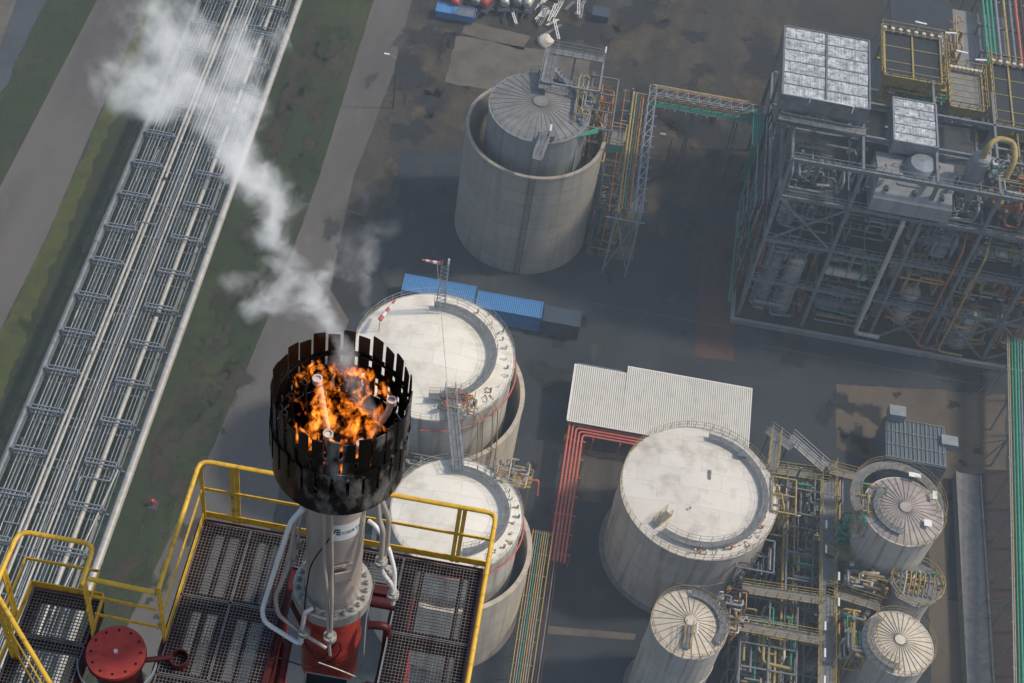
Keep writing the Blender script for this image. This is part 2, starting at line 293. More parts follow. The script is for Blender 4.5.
struct('paved_yard',[(836,384),(1006,394),(1006,470),(948,480),(948,600),(1008,600),(1008,700),(930,700),(930,480),(836,447)],.024,G_brown,rag=.16)
struct('paved_patch',[(574,432),(640,452),(615,505),(560,500)],.026,ground_mat('patched_paving',[((.085,.078,.068),1,0,1,1),((.05,.047,.044),.5,.4,.62,.15)]),rag=.16)
struct('kerb_strip',[(548,626),(636,634),(634,640),(548,634)],.03,G_pad)
struct('gravel_bed',[(985,470),(1012,470),(1014,700),(988,700)],.028,ground_mat('dark_gravel',[((.036,.028,.030),1,0,1,1),((.05,.036,.034),.5,.45,.7,1)]))
G_stain=ground_mat('oily_stain',[((.022,.025,.030),1,0,1,1),((.034,.037,.042),.8,.4,.7,1)])
G_tan=ground_mat('dried_mud',[((.088,.072,.053),1,0,1,1),((.050,.044,.038),.7,.4,.66,.4)])
G_lite=ground_mat('repaired_asphalt',[((.066,.068,.070),1,0,1,1),((.045,.049,.055),.6,.42,.66,.3)])
G_soil=ground_mat('bare_soil',[((.058,.046,.032),1,0,1,1),((.036,.036,.022),1.2,.4,.66,1)])
G_weed=ground_mat('rank_weeds',[((.042,.060,.016),1,0,1,1),((.024,.034,.012),1.5,.4,.66,1)],bump=.8,bs=10)
blobs('soil_patch',-37,-31.,70,175,.0085,G_soil,80,.4,2.0,1,2.5); blobs('weed_patch',-37,-31.,62,175,.0115,G_weed,70,.3,1.3,2,2.2)
blobs('soil_patch',-24,-18,140,172,.0085,G_tan,14,.6,2.6,3,1.6); blobs('weed_patch',-58,-52.5,70,180,.0112,G_weed,34,.3,1.2,4,2.)
blobs('mud_patch',-20,30,160,200,.005,G_tan,44,.8,5.,5,1.2); blobs('dark_stain',-22,30,155,195,.0105,G_stain,40,.6,4.,6,1.3)
blobs('repaired_patch',-18,30,88,150,.0185,G_lite,34,.5,3.2,7,1.5); blobs('dark_stain',-18,60,80,150,.0225,G_stain,60,.3,2.0,8,2.); blobs('mud_patch',9,27,140,156,.0275,G_tan,16,.6,2.8,9,1.)
blobs('dark_stain',38,62,108,126,.029,G_stain,16,.3,1.6,10,1.6); blobs('dark_stain',-26.5,-16,70,175,.0325,G_lite,26,.3,1.2,11,3.)
# painted bay lines and slab joints on the asphalt
mb=MB()
for k in range(9): x=-14+k*5.2; mb.add([(x,127.9+(k%3)*.4,.034),(x+.07,127.9+(k%3)*.4,.034),(x+.07,139,.034),(x,139,.034)],[(0,1,2,3)])
for k in range(7): y=106+k*3.3; mb.add([(31,y,.034),(60,y,.034),(60,y+.06,.034),(31,y+.06,.034)],[(0,1,2,3)])
for x in (40.,47.,54.): mb.add([(x,105,.0345),(x+.06,105,.0345),(x+.06,131,.0345),(x,131,.0345)],[(0,1,2,3)])
o=mb.build('slab_joints',G_stain); o['kind']='structure'
mb=MB()
for (x0_,y0_,x1_,y1_) in ((10.5,142,10.62,156),(9,131.5,27,131.6),(-30,139.6,-22.5,139.75),(31,129.5,60,129.6)): mb.add([(x0_,y0_,.036),(x1_,y0_,.036),(x1_,y1_,.036),(x0_,y1_,.036)],[(0,1,2,3)])
o=mb.build('painted_line',G_pad); o['kind']='structure'
# ------------------------------------------------------------------ flare: stack, tip and shroud
AX,AY=-1.38,8.07
tip=thing('flare_stack','grey steel flare stack tip with black slatted wind shroud standing above the yellow railed platform','flare stack',(AX,AY,134.0))
c=(AX,AY,0)
m1=MB(); m1.lathe(c,[(.31,134.0),(.31,134.55),(.33,134.62),(.33,134.72),(.315,134.8),(.315,135.5),(.33,135.56)],48); m1.build('riser_pipe','red',tip)
m1=MB(); m1.lathe(c,[(.25,135.56),(.41,135.56),(.41,135.64),(.409,135.645),(.41,135.65),(.41,135.72),(.30,135.72),(.285,135.80)],64); fl=m1.build('flange','flange',tip)
for k in range(24):
    a=2*PI*k/24; m1=MB(); p=(AX+.355*math.cos(a),AY+.355*math.sin(a))
    m1.tube([(p[0],p[1],135.722),(p[0],p[1],135.765)],.026,6); m1.tube([(p[0],p[1],135.765),(p[0],p[1],135.80)],.014,8); m1.build('bolt','flange',fl)
m1=MB(); m1.lathe(c,[(.285,135.79),(.285,137.0),(.287,137.01),(.285,137.02),(.285,137.9)],64); tube=m1.build('barrel','stain',tip)
# bracket plate on barrel
m1=MB(); a=-PI*.36; q=Vector((AX+.285*math.cos(a),AY+.285*math.sin(a),136.45)); t=Vector((-math.sin(a),math.cos(a),0)); nrm=Vector((math.cos(a),math.sin(a),0))
m1.bar(q+nrm*.05-t*.08,q+nrm*.05+t*.08,.015,.17); m1.bar(q-t*.10+Vector((0,0,.12)),q+nrm*.03+Vector((0,0,.17)),.02,.04); m1.bar(q+t*.10+Vector((0,0,.12)),q+nrm*.03+Vector((0,0,.17)),.02,.04); m1.bar(q-t*.1+nrm*.04+Vector((0,0,-.1)),q+t*.1+nrm*.04+Vector((0,0,-.1)),.02,.02)
m1.build('bracket','stain',tip)
# name plate wrapped round the barrel
a0,a1=-PI*.47,-PI*.16
m1=MB(); m1.lathe(c,[(.289,137.06),(.289,137.34)],20,a0,a1); plate=m1.build('name_plate','white',tip)
def wrapped_text(txt,size,r,ac,z,m,parent,name='lettering'):
    cu=bpy.data.curves.new('t','FONT'); cu.body=txt; cu.size=size; cu.align_x='CENTER'; cu.extrude=.0; ob=bpy.data.objects.new('t',cu); COL.objects.link(ob)
    bpy.context.view_layer.update(); me=bpy.data.meshes.new_from_object(ob.evaluated_get(bpy.context.evaluated_depsgraph_get())); bpy.data.objects.remove(ob)
    b=MB(); b.add([(AX+r*math.cos(ac+v.co.x/r),AY+r*math.sin(ac+v.co.x/r),z+v.co.y) for v in me.vertices],[tuple(p.vertices) for p in me.polygons]); return b.build(name,m,parent)
M['ink']=mat('dark_blue_ink',(.02,.05,.11),.5)
wrapped_text('COERTI',.072,.2925,(a0+a1)/2+.06,137.17,'ink',plate)
m1=MB()
for i,(s0,s1,zz) in enumerate(((-.05,.03,.04),(-.03,.05,.0),(-.02,.04,-.04))):
    ac=a0+.16; m1.lathe((AX,AY,137.22+zz),[(.2925,-.012),(.2925,.012)],4,ac+s0*2,ac+s1*2)
m1.build('emblem','ink',plate)
# shroud
Z0,Z1,R=138.03,139.16,.60
sh=MB(); nS=28
sh.lathe((AX,AY,0),[(.30,137.82),(.40,137.84),(.53,137.91),(.595,138.0),(.60,138.10),(.585,138.10),(.58,138.01),(.52,137.93),(.40,137.87),(.30,137.85)],72)
shroud=sh.build('shroud_bowl','sooty',tip)
sl=MB()
def wall_patch(b,a0,a1,z0,z1,r=R,th=.012,n=3,lean=0.,cut=0.):
    vs=[]
    for z in (z0,z1):
        for rr in (0,th):
            for i in range(n+1):
                f=i/n; rad=r+rr+lean*(f-.5); a=a0+(a1-a0)*f; zz=z+(cut*f if z==z1 else 0)
                vs.append((AX+rad*math.cos(a),AY+rad*math.sin(a),zz))
    q=n+1; fs=[]
    for i in range(n): fs+=[(i+1,i,2*q+i,2*q+i+1),(q+i,q+i+1,3*q+i+1,3*q+i),(i,i+1,q+i+1,q+i),(2*q+i+1,2*q+i,3*q+i,3*q+i+1)]
    fs+=[(0,q,3*q,2*q),(n,2*q+n,3*q+n,q+n)]
    b.add(vs,fs)
rs=random.Random(4); pit=2*PI/nS; sw=pit*.79
sl.lathe((AX,AY,0),[(R,138.03),(R+.012,138.03),(R+.012,138.31),(R,138.31),(R,138.03)],84)
for k in range(nS):
    a=pit*k; top=Z1-(.0 if k%2 else .045)-rs.random()*.008
    wall_patch(sl,a,a+sw,138.60,top,lean=rs.uniform(.006,.016),cut=rs.uniform(-.012,.012))
    h=pit*.5; wall_patch(sl,a+h,a+h+sw,138.312,138.66+(.03 if k%2 else 0),r=R+.016,lean=rs.uniform(.002,.010))
    wall_patch(sl,a+sw+.002,a+pit-.002,138.84,138.89,n=1,r=R-.006)
for z,h in ((138.52,.03),(138.84,.025)): sl.ring((AX,AY,z),R-.014,.012,h,72)
sl.build('slat_cage','sooty',tip)
ins=MB(); ins.lathe((AX,AY,0),[(.10,138.02),(.28,138.02),(.30,137.95)],40); ins.build('burner_plate','black',tip)
# pilots / steam tubes
def arcp(a,r,z): return (AX+r*math.cos(a),AY+r*math.sin(a),z)
for k in range(16):
    a=2*PI*k/16+.12; m1=MB(); m1.bend([arcp(a,.33,137.95),arcp(a,.47,138.25),arcp(a,.50,138.62)],.017,n=8); m1.lathe((arcp(a,.50,0)[0],arcp(a,.50,0)[1],138.6),[(.018,0),(.034,.02),(.034,.09),(.022,.09),(.02,.02)],12); m1.build('steam_nozzle','black',tip)
for a,r,z in ((-PI*.58,.26,138.78),(PI*.78,.30,138.92),(PI*.06,.42,138.92),(-PI*.28,.33,138.70)):
    m1=MB(); m1.bend([arcp(a,.10,138.0),arcp(a,r*.6,138.3),arcp(a,r,z-.12),arcp(a+.05,r+.02,z)],[.03,.03,.03,.03][0],n=12)
    e=arcp(a+.05,r+.02,z); m1.lathe((e[0],e[1],e[2]-.05),[(.03,0),(.046,.01),(.046,.07),(.034,.07),(.03,.0)],16); m1.build('pilot_burner','nozzle',tip)
# external small pipes (a: angle from +x)
def P(px,py,z): return at(px,py,z)
def ext(pts,r,m='stain',name='utility_pipe',n=10,br=.09):
    b=MB(); b.bend(pts,r,br,n); return b.build(name,m,tip)
D=math.radians
def pol(deg,r,z): return Vector(arcp(D(deg),r,z))
def ay(px,py,dy):
    """point seen at a pixel, on the vertical plane dy metres in front of the stack axis"""
    p=at(px,py,100.); t=(AY+dy)/p.y; return Vector((p.x*t,p.y*t,H+(p.z-H)*t))
ext([ay(324,500,-.36),ay(324,560,-.36),ay(328,600,-.44),ay(328,632,-.50),ay(330,655,-.50)],.018)
ext([ay(331,500,-.36),ay(332,575,-.36),ay(332,600,-.46),ay(331,632,-.50)],.018)
ext([ay(304,508,-.12),ay(291,521,-.18),ay(278,560,-.24),ay(262,610,-.3),ay(264,622,-.32),ay(301,645,-.42),ay(304,630,-.42)],.026,'white')
ext([ay(310,505,-.1),ay(296,518,-.15),ay(287,570,-.28),ay(275,597,-.34),ay(278,615,-.36),ay(302,633,-.4),ay(326,648,-.46)],.022)
ext([ay(302,506,.0),ay(294,520,-.08),ay(294,558,-.2)],.02)
ext([ay(306,510,.1),ay(300,520,.0),ay(298,548,-.1),ay(293,560,-.2)],.016)
ext([ay(300,640,-.4),ay(303,624,-.42),ay(305,612,-.38),ay(313,608,-.33)],.024,'nozzle')
ext([ay(377,498,-.05),ay(379,520,-.1),ay(383,530,-.14),ay(381,560,-.2)],.028)
ext([ay(381,498,-.0),ay(389,518,-.05),ay(387,550,-.1),ay(384,560,-.15)],.024)
ext([ay(369,521,.05),ay(376,526,-.02),ay(389,548,-.1),ay(395,572,-.18),ay(394,594,-.24)],.022,'white')
ext([ay(381,562,-.2),ay(382,573,-.22),ay(392,584,-.26),ay(393,604,-.28)],.024,'nozzle')
ext([ay(387,570,-.12),ay(388,585,-.15)],.02)
# valve flanges
def fl2(p,r=.06,n=14,m='flange'):
    b=MB(); p=Vector(p); b.tube([p+Vector((0,0,-.03)),p+Vector((0,0,-.008))],r,n); b.tube([p+Vector((0,0,.008)),p+Vector((0,0,.03))],r,n); b.tube([p+Vector((0,0,-.06)),p+Vector((0,0,.06))],r*.55,n)
    for k in range(4):
        a=k*PI/2+.4; q=p+Vector((math.cos(a),math.sin(a),0))*r*.75; b.tube([q+Vector((0,0,-.045)),q+Vector((0,0,.045))],.009,6)
    b.build('valve_flange',m,tip)
for px,py,dy,sz in ((330,637,-.50,.07),(304,632,-.42,.065),(293,560,-.2,.055),(381,562,-.2,.065),(388,571,-.12,.055),(393,595,-.27,.062),(298,545,-.1,.04),(296,596,-.05,.045)): fl2(ay(px,py,dy),sz)
for pts in ([pol(-80,.32,137.3),pol(-120,.36,136.6),pol(-128,.37,135.9),pol(-115,.5,135.2),pol(-90,.45,134.85),pol(-70,.45,135.4),pol(-62,.42,135.0),pol(-95,.5,134.75),pol(-130,.75,135.05)],
            [pol(-94,.48,134.9),pol(-70,.55,134.9),pol(-40,.72,134.6),pol(-30,.9,134.7)],[pol(-25,.5,136.3),pol(-30,.46,135.6),pol(-34,.50,134.6)]):
    ext(pts,.0075,'black' if pts[0].z>137 else 'nozzle','cable',6,.2)
# red struts and lattice tower beneath
tower=thing('flare_tower','dark red lattice tower carrying the flare stack and the yellow railed platform','tower',(AX,AY,0))
for sx,sy_ in ((-1,-1),(1,-1),(1,1),(-1,1)):
    m1=MB(); m1.tube([(AX+sx*3.6,AY+sy_*3.6,0),(AX+sx*.72,AY+sy_*.72,134.4)],[.3,.1],12); m1.build('leg','red',tower)
m1=MB()
for i in range(22):
    f0=i/22;f1=(i+1)/22; z0=134.4*f0;z1=134.4*f1; h0=3.6-2.88*f0;h1=3.6-2.88*f1
    C0=[(AX+a*h0,AY+b*h0,z0) for a,b in ((-1,-1),(1,-1),(1,1),(-1,1))]; C1=[(AX+a*h1,AY+b*h1,z1) for a,b in ((-1,-1),(1,-1),(1,1),(-1,1))]
    for k in range(4):
        m1.bar(C1[k],C1[(k+1)%4],.09); m1.bar(C0[k],C1[(k+1)%4],.07)
m1.build('bracing','dred',tower)
for pts,r in (([(AX+.42,AY-.1,135.2),(AX+.62,AY-.1,135.25),(AX+.62,AY-.1,134.2)],.045),([(AX+.30,AY+.1,135.35),(AX+.66,AY+.1,135.35)],.06),([(AX-.40,AY-.35,135.0),(AX-.42,AY-.62,134.6),(AX-.40,AY-.9,134.5)],.06),([(AX-.30,AY-.95,134.55),(AX-.6,AY-.95,134.55)],.07)):
    m1=MB(); m1.bend(pts,r,n=12); m1.build('strut','dred',tower)
m1=MB(); m1.span(AX-.14,AX+.30,AY-1.3,AY-.62,134.55,134.57)
for x in (AX-.15,AX+.3): m1.span(x,x+.02,AY-1.3,AY-.6,134.55,134.86)
m1.span(AX-.15,AX+.32,AY-.6,AY-.585,134.55,134.86); m1.build('cable_tray','dsteel',tower)
m1=MB(); m1.tube([(AX+.52,AY-.72,134.3),(AX+.52,AY-.72,134.92)],.11,16); m1.build('drain_pot','dred',tower)
# ------------------------------------------------------------------ platform
DZ=135.0; X0,X1=-3.02,.14
plat=thing('service_platform','steel grating service platform with yellow railings around the flare stack','platform',(-1.5,7.5,134.9))
def grating(x0,x1,y0,y1,z,par,step=.037,step2=.037):
    g=MB(); n=int((x1-x0)/step)
    for i in range(n+1): g.span(x0+i*step-.0022,x0+i*step+.0022,y0,y1,z-.03,z)
    n=int((y1-y0)/step2)
    for i in range(n+1): g.span(x0,x1,y0+i*step2-.0026,y0+i*step2+.0026,z-.012,z+.0015)
    g.span(x0-.01,x0,y0,y1,z-.035,z+.004); g.span(x1,x1+.01,y0,y1,z-.035,z+.004); g.span(x0,x1,y0-.01,y0,z-.035,z+.004); g.span(x0,x1,y1,y1+.01,z-.035,z+.004)
    g.build('grating_panel','grate',par)
WL,WR=-1.93,-.74
for (a,b,cc,d) in ((X0+.02,(X0+WL)/2-.012,8.06,8.97),((X0+WL)/2+.012,WL,8.06,8.97),(X0+.02,(X0+WL)/2-.012,7.12,8.03),((X0+WL)/2+.012,WL,7.12,8.03),(X0+.02,WL,6.3,7.09),(WR,X1-.02,8.06,8.97),(WR,X1-.02,7.12,8.03),(WR,X1-.02,6.3,7.09),(WL+.02,WR-.02,8.62,8.97)):
    grating(a,b,cc,d,DZ,plat)
bm=MB()
for y in (9.0,8.045,7.1,6.25): bm.span(X0,X1,y-.035,y+.035,DZ-.22,DZ-.036) if y!=8.045 and y!=7.1 else (bm.span(X0,WL,y-.06,y+.06,DZ-.22,DZ-.036),bm.span(WR,X1,y-.06,y+.06,DZ-.22,DZ-.036))
for x in (X0+.05,(X0+WL)/2,WL-.04,WR+.05,X1-.05): bm.span(x-.10,x+.10,6.2,8.96,DZ-.222,DZ-.038)
for x in (X0+.3,WL-.3,WR+.22,X1-.22): bm.span(x-.02,x+.02,6.2,8.96,DZ-.15,DZ-.04)
bm.span(WL,WR,8.5,8.6,DZ-.25,DZ-.04)
bm.build('support_beam','dred',plat)
def railing(par,pts,z,h=1.1,posts=(),closed_ends=(True,True),toe=.11,round_r=.11,mids=1):
    hr=MB(); hr.bend([(x,y,z+h) for x,y in pts],.026,round_r,12); hr.build('handrail','yellow',par)
    for i in range(len(pts)-1):
        a=Vector((*pts[i],0));b=Vector((*pts[i+1],0))
        for k in range(mids):
            mr=MB(); zz=z+h*(k+1)/(mids+1)+.02; mr.bar((a.x,a.y,zz),(b.x,b.y,zz),.012,.045); mr.build('mid_rail','yellow',par)
        if toe: tb=MB(); tb.bar((a.x,a.y,z+toe/2+.006),(b.x,b.y,z+toe/2+.006),.01,toe); tb.build('toe_board','yellow',par)
    for (x,y,dx,dy) in posts:
        po=MB()
        for s in (-1,1): po.box((x+dx*s*.028,y+dy*s*.028,z+h/2-.03),(.045 if dx else .012,.045 if dy else .012,h))
        po.build('post','yellow',par)
railing(plat,[(X0,7.46),(X0,9.04),(X1+.02,9.04),(X1+.02,5.6)],DZ,posts=[(-2.66,9.052,1,0),(-.2,9.052,1,0),(X0-.012,7.5,0,1),(X1+.032,7.2,0,1)])
m1=MB(); m1.box((X0+.005,9.02,DZ+.5),(.045,.012,1.1)); m1.build('post','yellow',plat)
plat2=thing('side_platform','small grating platform with yellow rails beside the round red blind flange','platform',(-4.1,7.2,134.9))
railing(plat2,[(X0-.03,7.42),(-3.72,7.44)],DZ,posts=[],round_r=.02,mids=2,toe=0)
railing(plat2,[(-3.76,7.35),(-3.78,7.83),(-4.55,7.83),(-4.58,6.6)],DZ,posts=[(-3.77,7.44,0,1),(-4.58,7.42,0,1)])
pa=at(-6,590,136.1);pb=at(58,697,136.1)
railing(plat2,[(pa.x,pa.y),(pb.x,pb.y)],DZ,toe=.1,posts=[(pa.x+.12,pa.y-.15,1,0)],mids=1)
grating(-4.52,-3.82,7.28,7.79,DZ,plat2); grating(-4.52,-3.82,6.5,7.25,DZ,plat2)
bm=MB()
for y in (7.8,7.26,6.5): bm.span(-4.54,-3.8,y-.05,y+.05,DZ-.2,DZ-.036)
for x in (-4.5,-3.82): bm.span(x-.05,x+.05,6.5,7.75,DZ-.202,DZ-.038)
bm.build('support_beam','dred',plat2)
# blind flange
hx,hy=-3.43,7.15
bf=thing('blind_flange','round red blind flange with black bolt holes between the two platforms','flange',(hx,hy,133.6))
m1=MB(); m1.lathe((hx,hy,0),[(0,135.21),(.30,135.21),(.30,135.165)],48); d=m1.build('disc','red',bf)
m1=MB(); m1.lathe((hx,hy,0),[(.27,135.163),(.305,135.163),(.305,135.12),(.23,135.12),(.23,133.6)],48); m1.build('nozzle_neck','dred',bf)
for k in range(12):
    a=2*PI*(k+.3)/12; m1=MB(); m1.tube([(hx+.25*math.cos(a),hy+.25*math.sin(a),135.205),(hx+.25*math.cos(a),hy+.25*math.sin(a),135.216)],.014,8); m1.build('bolt','black',d)
m1=MB(); m1.tube([(hx,hy,135.2),(hx,hy,135.24)],.022,10); m1.build('centre_stud','nozzle',d)
m1=MB(); m1.ring((hx,hy,134.95),.40,.012,.10,48,-PI*.95,PI*.12); m1.build('toe_ring','galv',plat2)
m1=MB(); m1.bend([(hx+.28,hy+.03,135.08),(hx+.55,hy+.12,135.08)],.03); m1.lathe((hx+.62,hy+.12,134.95),[(.0,.02),(.085,.02),(.085,.15),(.1,.15),(.1,0)],20); m1.build('drain_connection','dred',bf)
m1=MB(); m1.span(WR-.012,WR-.003,6.3,8.3,134.92,135.09); m1.build('well_edging','galv',plat); m1=MB(); m1.span(WL+.003,WL+.012,6.3,8.6,134.92,135.03); m1.build('well_edging','dred',plat)
m1=MB(); m1.bar((X1-.55,6.98,DZ),(X1-.55,6.98,DZ+.5),.05,.03); m1.bend([(X1-.62,6.98,DZ+.1),(X1-.1,6.98,DZ+.1)],.02); m1.build('gate_post','yellow',plat)
# ------------------------------------------------------------------ big pipe rack on the left
XL,XR=-52.0,-38.6; W=XR-XL
rack=thing('pipe_rack','long silvery multi-pipe rack crossing the left of the picture between the road and the grass','pipe rack',(-45.3,110,0))
Y0,Y1=50,215
def X(f): return XL+f*W
pipes=[(0,.36,4.9,'piped'),(.085,.07,4.75,'pipe'),(.115,.10,4.8,'piped'),(.15,.06,4.75,'galv'),(.185,.09,4.8,'pipe'),(.22,.06,4.75,'piped'),(.26,.09,4.8,'galv'),(.30,.06,4.75,'pipe'),
 (.345,.17,5.2,'pipew'),(.385,.17,5.2,'pipew'),(.425,.07,4.8,'galv'),(.455,.10,4.8,'pipe'),(.49,.13,4.85,'pipe'),(.525,.08,4.8,'galv'),(.555,.14,5.0,'pipew'),(.592,.12,5.0,'pipe'),(.622,.07,4.8,'galv'),(.655,.09,4.8,'piped'),(.69,.08,4.8,'pipe'),(.72,.06,4.8,'galv'),
 (.765,.28,4.95,'pipew'),(.82,.08,4.8,'piped'),(.85,.06,4.8,'galv'),(.885,.12,4.8,'piped'),(.925,.07,4.8,'steel')]
low=[(.1,.15,3.1,'piped'),(.2,.1,3.1,'galv'),(.32,.2,3.1,'piped'),(.47,.1,3.1,'pipe'),(.6,.2,3.1,'piped'),(.72,.1,3.1,'galv'),(.86,.22,3.1,'piped')]
for f,r,z,mm in pipes+low:
    b=MB(); b.tube([(X(f),Y0,z),(X(f),Y1,z)],r,10)
    if r>.15:
        for k in range(16):
            y=56+k*10.3+f*7; b.tube([(X(f),y,z),(X(f),y+.35,z)],r*1.07,12)
    b.build('pipe',mm,rack)
b=MB(); b.tube([(X(1.0)+.1,Y0,4.7),(X(1.0)+.1,Y1,4.7)],.46,14)
for k in range(14): y=56+k*11.9; b.tube([(X(1)+.1,y,4.7),(X(1)+.1,y+.3,4.7)],.475,14)
b.build('pipe','pipew',rack)
fy=[57.5+5.65*k for k in range(28)]
for y in fy:
    b=MB()
    for x in (X(.03),X(.33),X(.645),X(.93)): b.bar((x,y,0),(x,y,5.5),.22)
    b.bar((X(-.03),y,4.5),(X(1.04),y,4.5),.2,.28); b.bar((X(-.0),y,2.8),(X(1.0),y,2.8),.2,.25)
    b.build('portal_frame','steel',rack)
    for xa,xb in ((.05,.31),(.645,.90)):
        b=MB()
        for d in (-.24,.24): b.bar((X(xa),y+d,5.62),(X(xb),y+d,5.62),.13,.2)
        for x in (xa,xb): b.bar((X(x),y-.32,5.62),(X(x),y+.32,5.62),.14,.2); b.bar((X(x),y-.24,4.5),(X(x),y-.24,5.6),.1); b.bar((X(x),y+.24,4.5),(X(x),y+.24,5.6),.1)
        b.build('pipe_hoop','galv',rack)
b=MB()
for x in (X(.02),X(.335),X(.635),X(.96)): b.bar((x,Y0,4.35),(x,Y1,4.35),.16,.2)
b.build('side_beam','steel',rack)
rk=random.Random(2)
for k in range(46):
    f,r,z,mm=rk.choice(pipes); y=rk.uniform(60,200); L_=rk.uniform(.6,5.); b=MB(); b.tube([(X(f),y,z),(X(f),y+L_,z)],r*1.18+.01,10); b.build('lagging_patch',rk.choice(['pipew','piped','galv','steel','pipe']),rack)
for k in range(30):
    f=rk.uniform(.06,.92); g_=min(.97,f+rk.uniform(.04,.3)); y=rk.uniform(60,200); b=MB(); r=rk.uniform(.04,.11); z=rk.choice((5.1,5.35,3.7)); b.bend([(X(f),y-rk.uniform(.5,3),z-.25),(X(f),y,z),(X(g_),y,z),(X(g_),y+rk.uniform(.5,4),z-.25)],r,n=7); b.build('cross_pipe',rk.choice(['galv','pipe','piped','pipew']),rack)
for k in range(24):
    f,r,z,mm=rk.choice(pipes); y=rk.uniform(60,200); b=MB(); b.tube([(X(f),y,z),(X(f),y+.12,z)],r*1.9,10); b.tube([(X(f),y+.3,z),(X(f),y+.42,z)],r*1.9,10); b.tube([(X(f),y+.2,z),(X(f),y+.2,z+.5)],.04,6); b.ring((X(f),y+.2,z+.5),.18,.04,.04,12); b.build('valve',rk.choice(['steel','galv','dsteel']),rack)
b=MB(); b.bend([(X(-.06),62,.5),(X(-.06),66.5,.5),(X(-.06),66.5,4.6),(X(.1),66.5,4.6)],.3,n=12); b.build('pipe','pipe',rack)
b=MB(); b.tube([at(40,640,5.2),at(118,470,5.2)],.1,8); b.build('pipe','pipew',rack)
# ------------------------------------------------------------------ tanks
def ring_rail(mb,cx,cy,R,z,a0=0,a1=2*PI,n=36,h=1.1,r=.028,mids=1):
    k=max(4,int(n*(a1-a0)/(2*PI)))
    for i in range(k+1):
        a=a0+(a1-a0)*i/k; mb.bar((cx+R*math.cos(a),cy+R*math.sin(a),z),(cx+R*math.cos(a),cy+R*math.sin(a),z+h),r*1.8)
    for zz in [z+h]+[z+h*(j+1)/(mids+1) for j in range(mids)]:
        mb.tube([(cx+R*math.cos(a0+(a1-a0)*i/(k*2)),cy+R*math.sin(a0+(a1-a0)*i/(k*2)),zz) for i in range(k*2+1)],r,5,cap=False)
def tank(name,label,cat,cx,cy,R,zt,shellm,roofm,coneh=.5,ribs=0,z0=0,group=None,rimw=.12,base=True):
    t=thing(name,label,cat,(cx,cy,0),group)
    b=MB(); b.lathe((cx,cy,0),[(R,z0),(R,zt-.25)],96); b.ring((cx,cy,zt-.25),R+.03,.16,.28,96); b.ring((cx,cy,zt*.55),R+.04,.08,.14,96)
    b.build('shell',shellm,t)
    b=MB(); prof=[(R-.02,zt)]+[(R*(1-i/10),zt+coneh*(1-(1-i/10)**1.6)) for i in range(1,10)]+[(0.001,zt+coneh)]; b.lathe((cx,cy,0),prof,96); rf=b.build('roof',roofm,t)
    if ribs:
        b=MB()
        for i in range(ribs):
            a=2*PI*i/ribs; pts=[(R*f,zt+coneh*(1-f**1.6)+.03) for f in (.99,.8,.6,.4,.14)]
            for (r0,z_0),(r1,z_1) in zip(pts,pts[1:]): b.bar((cx+r0*math.cos(a),cy+r0*math.sin(a),z_0),(cx+r1*math.cos(a),cy+r1*math.sin(a),z_1),.045,.07)
        b.build('roof_rib','rib',rf); b=MB(); b.lathe((cx,cy,0),[(R*.15,zt+coneh-.05),(R*.15,zt+coneh+.12),(0.001,zt+coneh+.16)],32); b.build('roof_hub',roofm,rf)
    if base:
        b=MB(); b.ring((cx,cy,0.03),R+.25,.6,.15,96); b.build('foundation_ring','seal',t)
    return t,rf
def roof_fittings(cx,cy,R,zt,par,seed,n=14,a0=-.9,a1=1.3,cols=('steel','pipew','nozzle','galv','steel','dyellow')):
    rn=random.Random(seed)
    for i in range(n):
        a=a0+(a1-a0)*(i+rn.random()*.5)/n; r=R*(.86+.1*rn.random()); x,y=cx+r*math.cos(a),cy+r*math.sin(a); b=MB(); h=.2+rn.random()*.5; q=.05+.06*rn.random()
        b.tube([(x,y,zt),(x,y,zt+h)],q,8); b.tube([(x,y,zt+h),(x,y,zt+h+.08)],q*1.3,10)
        if rn.random()<.5: b.bend([(x,y,zt+h*.6),(x-math.cos(a)*.6,y-math.sin(a)*.6,zt+h*.6),(x-math.cos(a)*.6,y-math.sin(a)*.6,zt)],q*.6,n=6)
        b.build('roof_valve',rn.choice(cols),par)
def outer_wall(cx,cy,R,h,par,m,th=.32):
    b=MB(); b.lathe((cx,cy,0),[(R,0),(R,h)],128); b.lathe((cx,cy,0),[(R-th,h),(R-th,.05)],128); b.build('containment_wall',m,par)
    b=MB(); b.ring((cx,cy,h-.02),R-th/2+.02,th+.1,.16,128); b.build('wall_rim',m,par)
def ladder(par,p0,p1,w=.55,m='galv',name='ladder',rails=True,cage=False):
    p0=Vector(p0);p1=Vector(p1); d=(p1-p0); L_=d.length; d.normalize(); s=d.cross(Vector((0,0,1))); s=Vector((1,0,0)) if s.length<.05 else s.normalized()
    b=MB()
    for q in (-1,1): b.bar(p0+s*q*w/2,p1+s*q*w/2,.07)
    for i in range(int(L_/.35)): q=p0+d*(i*.35); b.bar(q-s*w/2,q+s*w/2,.04)
    if cage:
        o=Vector((0,-1,0)) 
        for q in (-1,0,1): b.bar(p0+s*q*w*.6+o*.5,p1+s*q*w*.6+o*.5,.04)
    b.build(name,m,par)
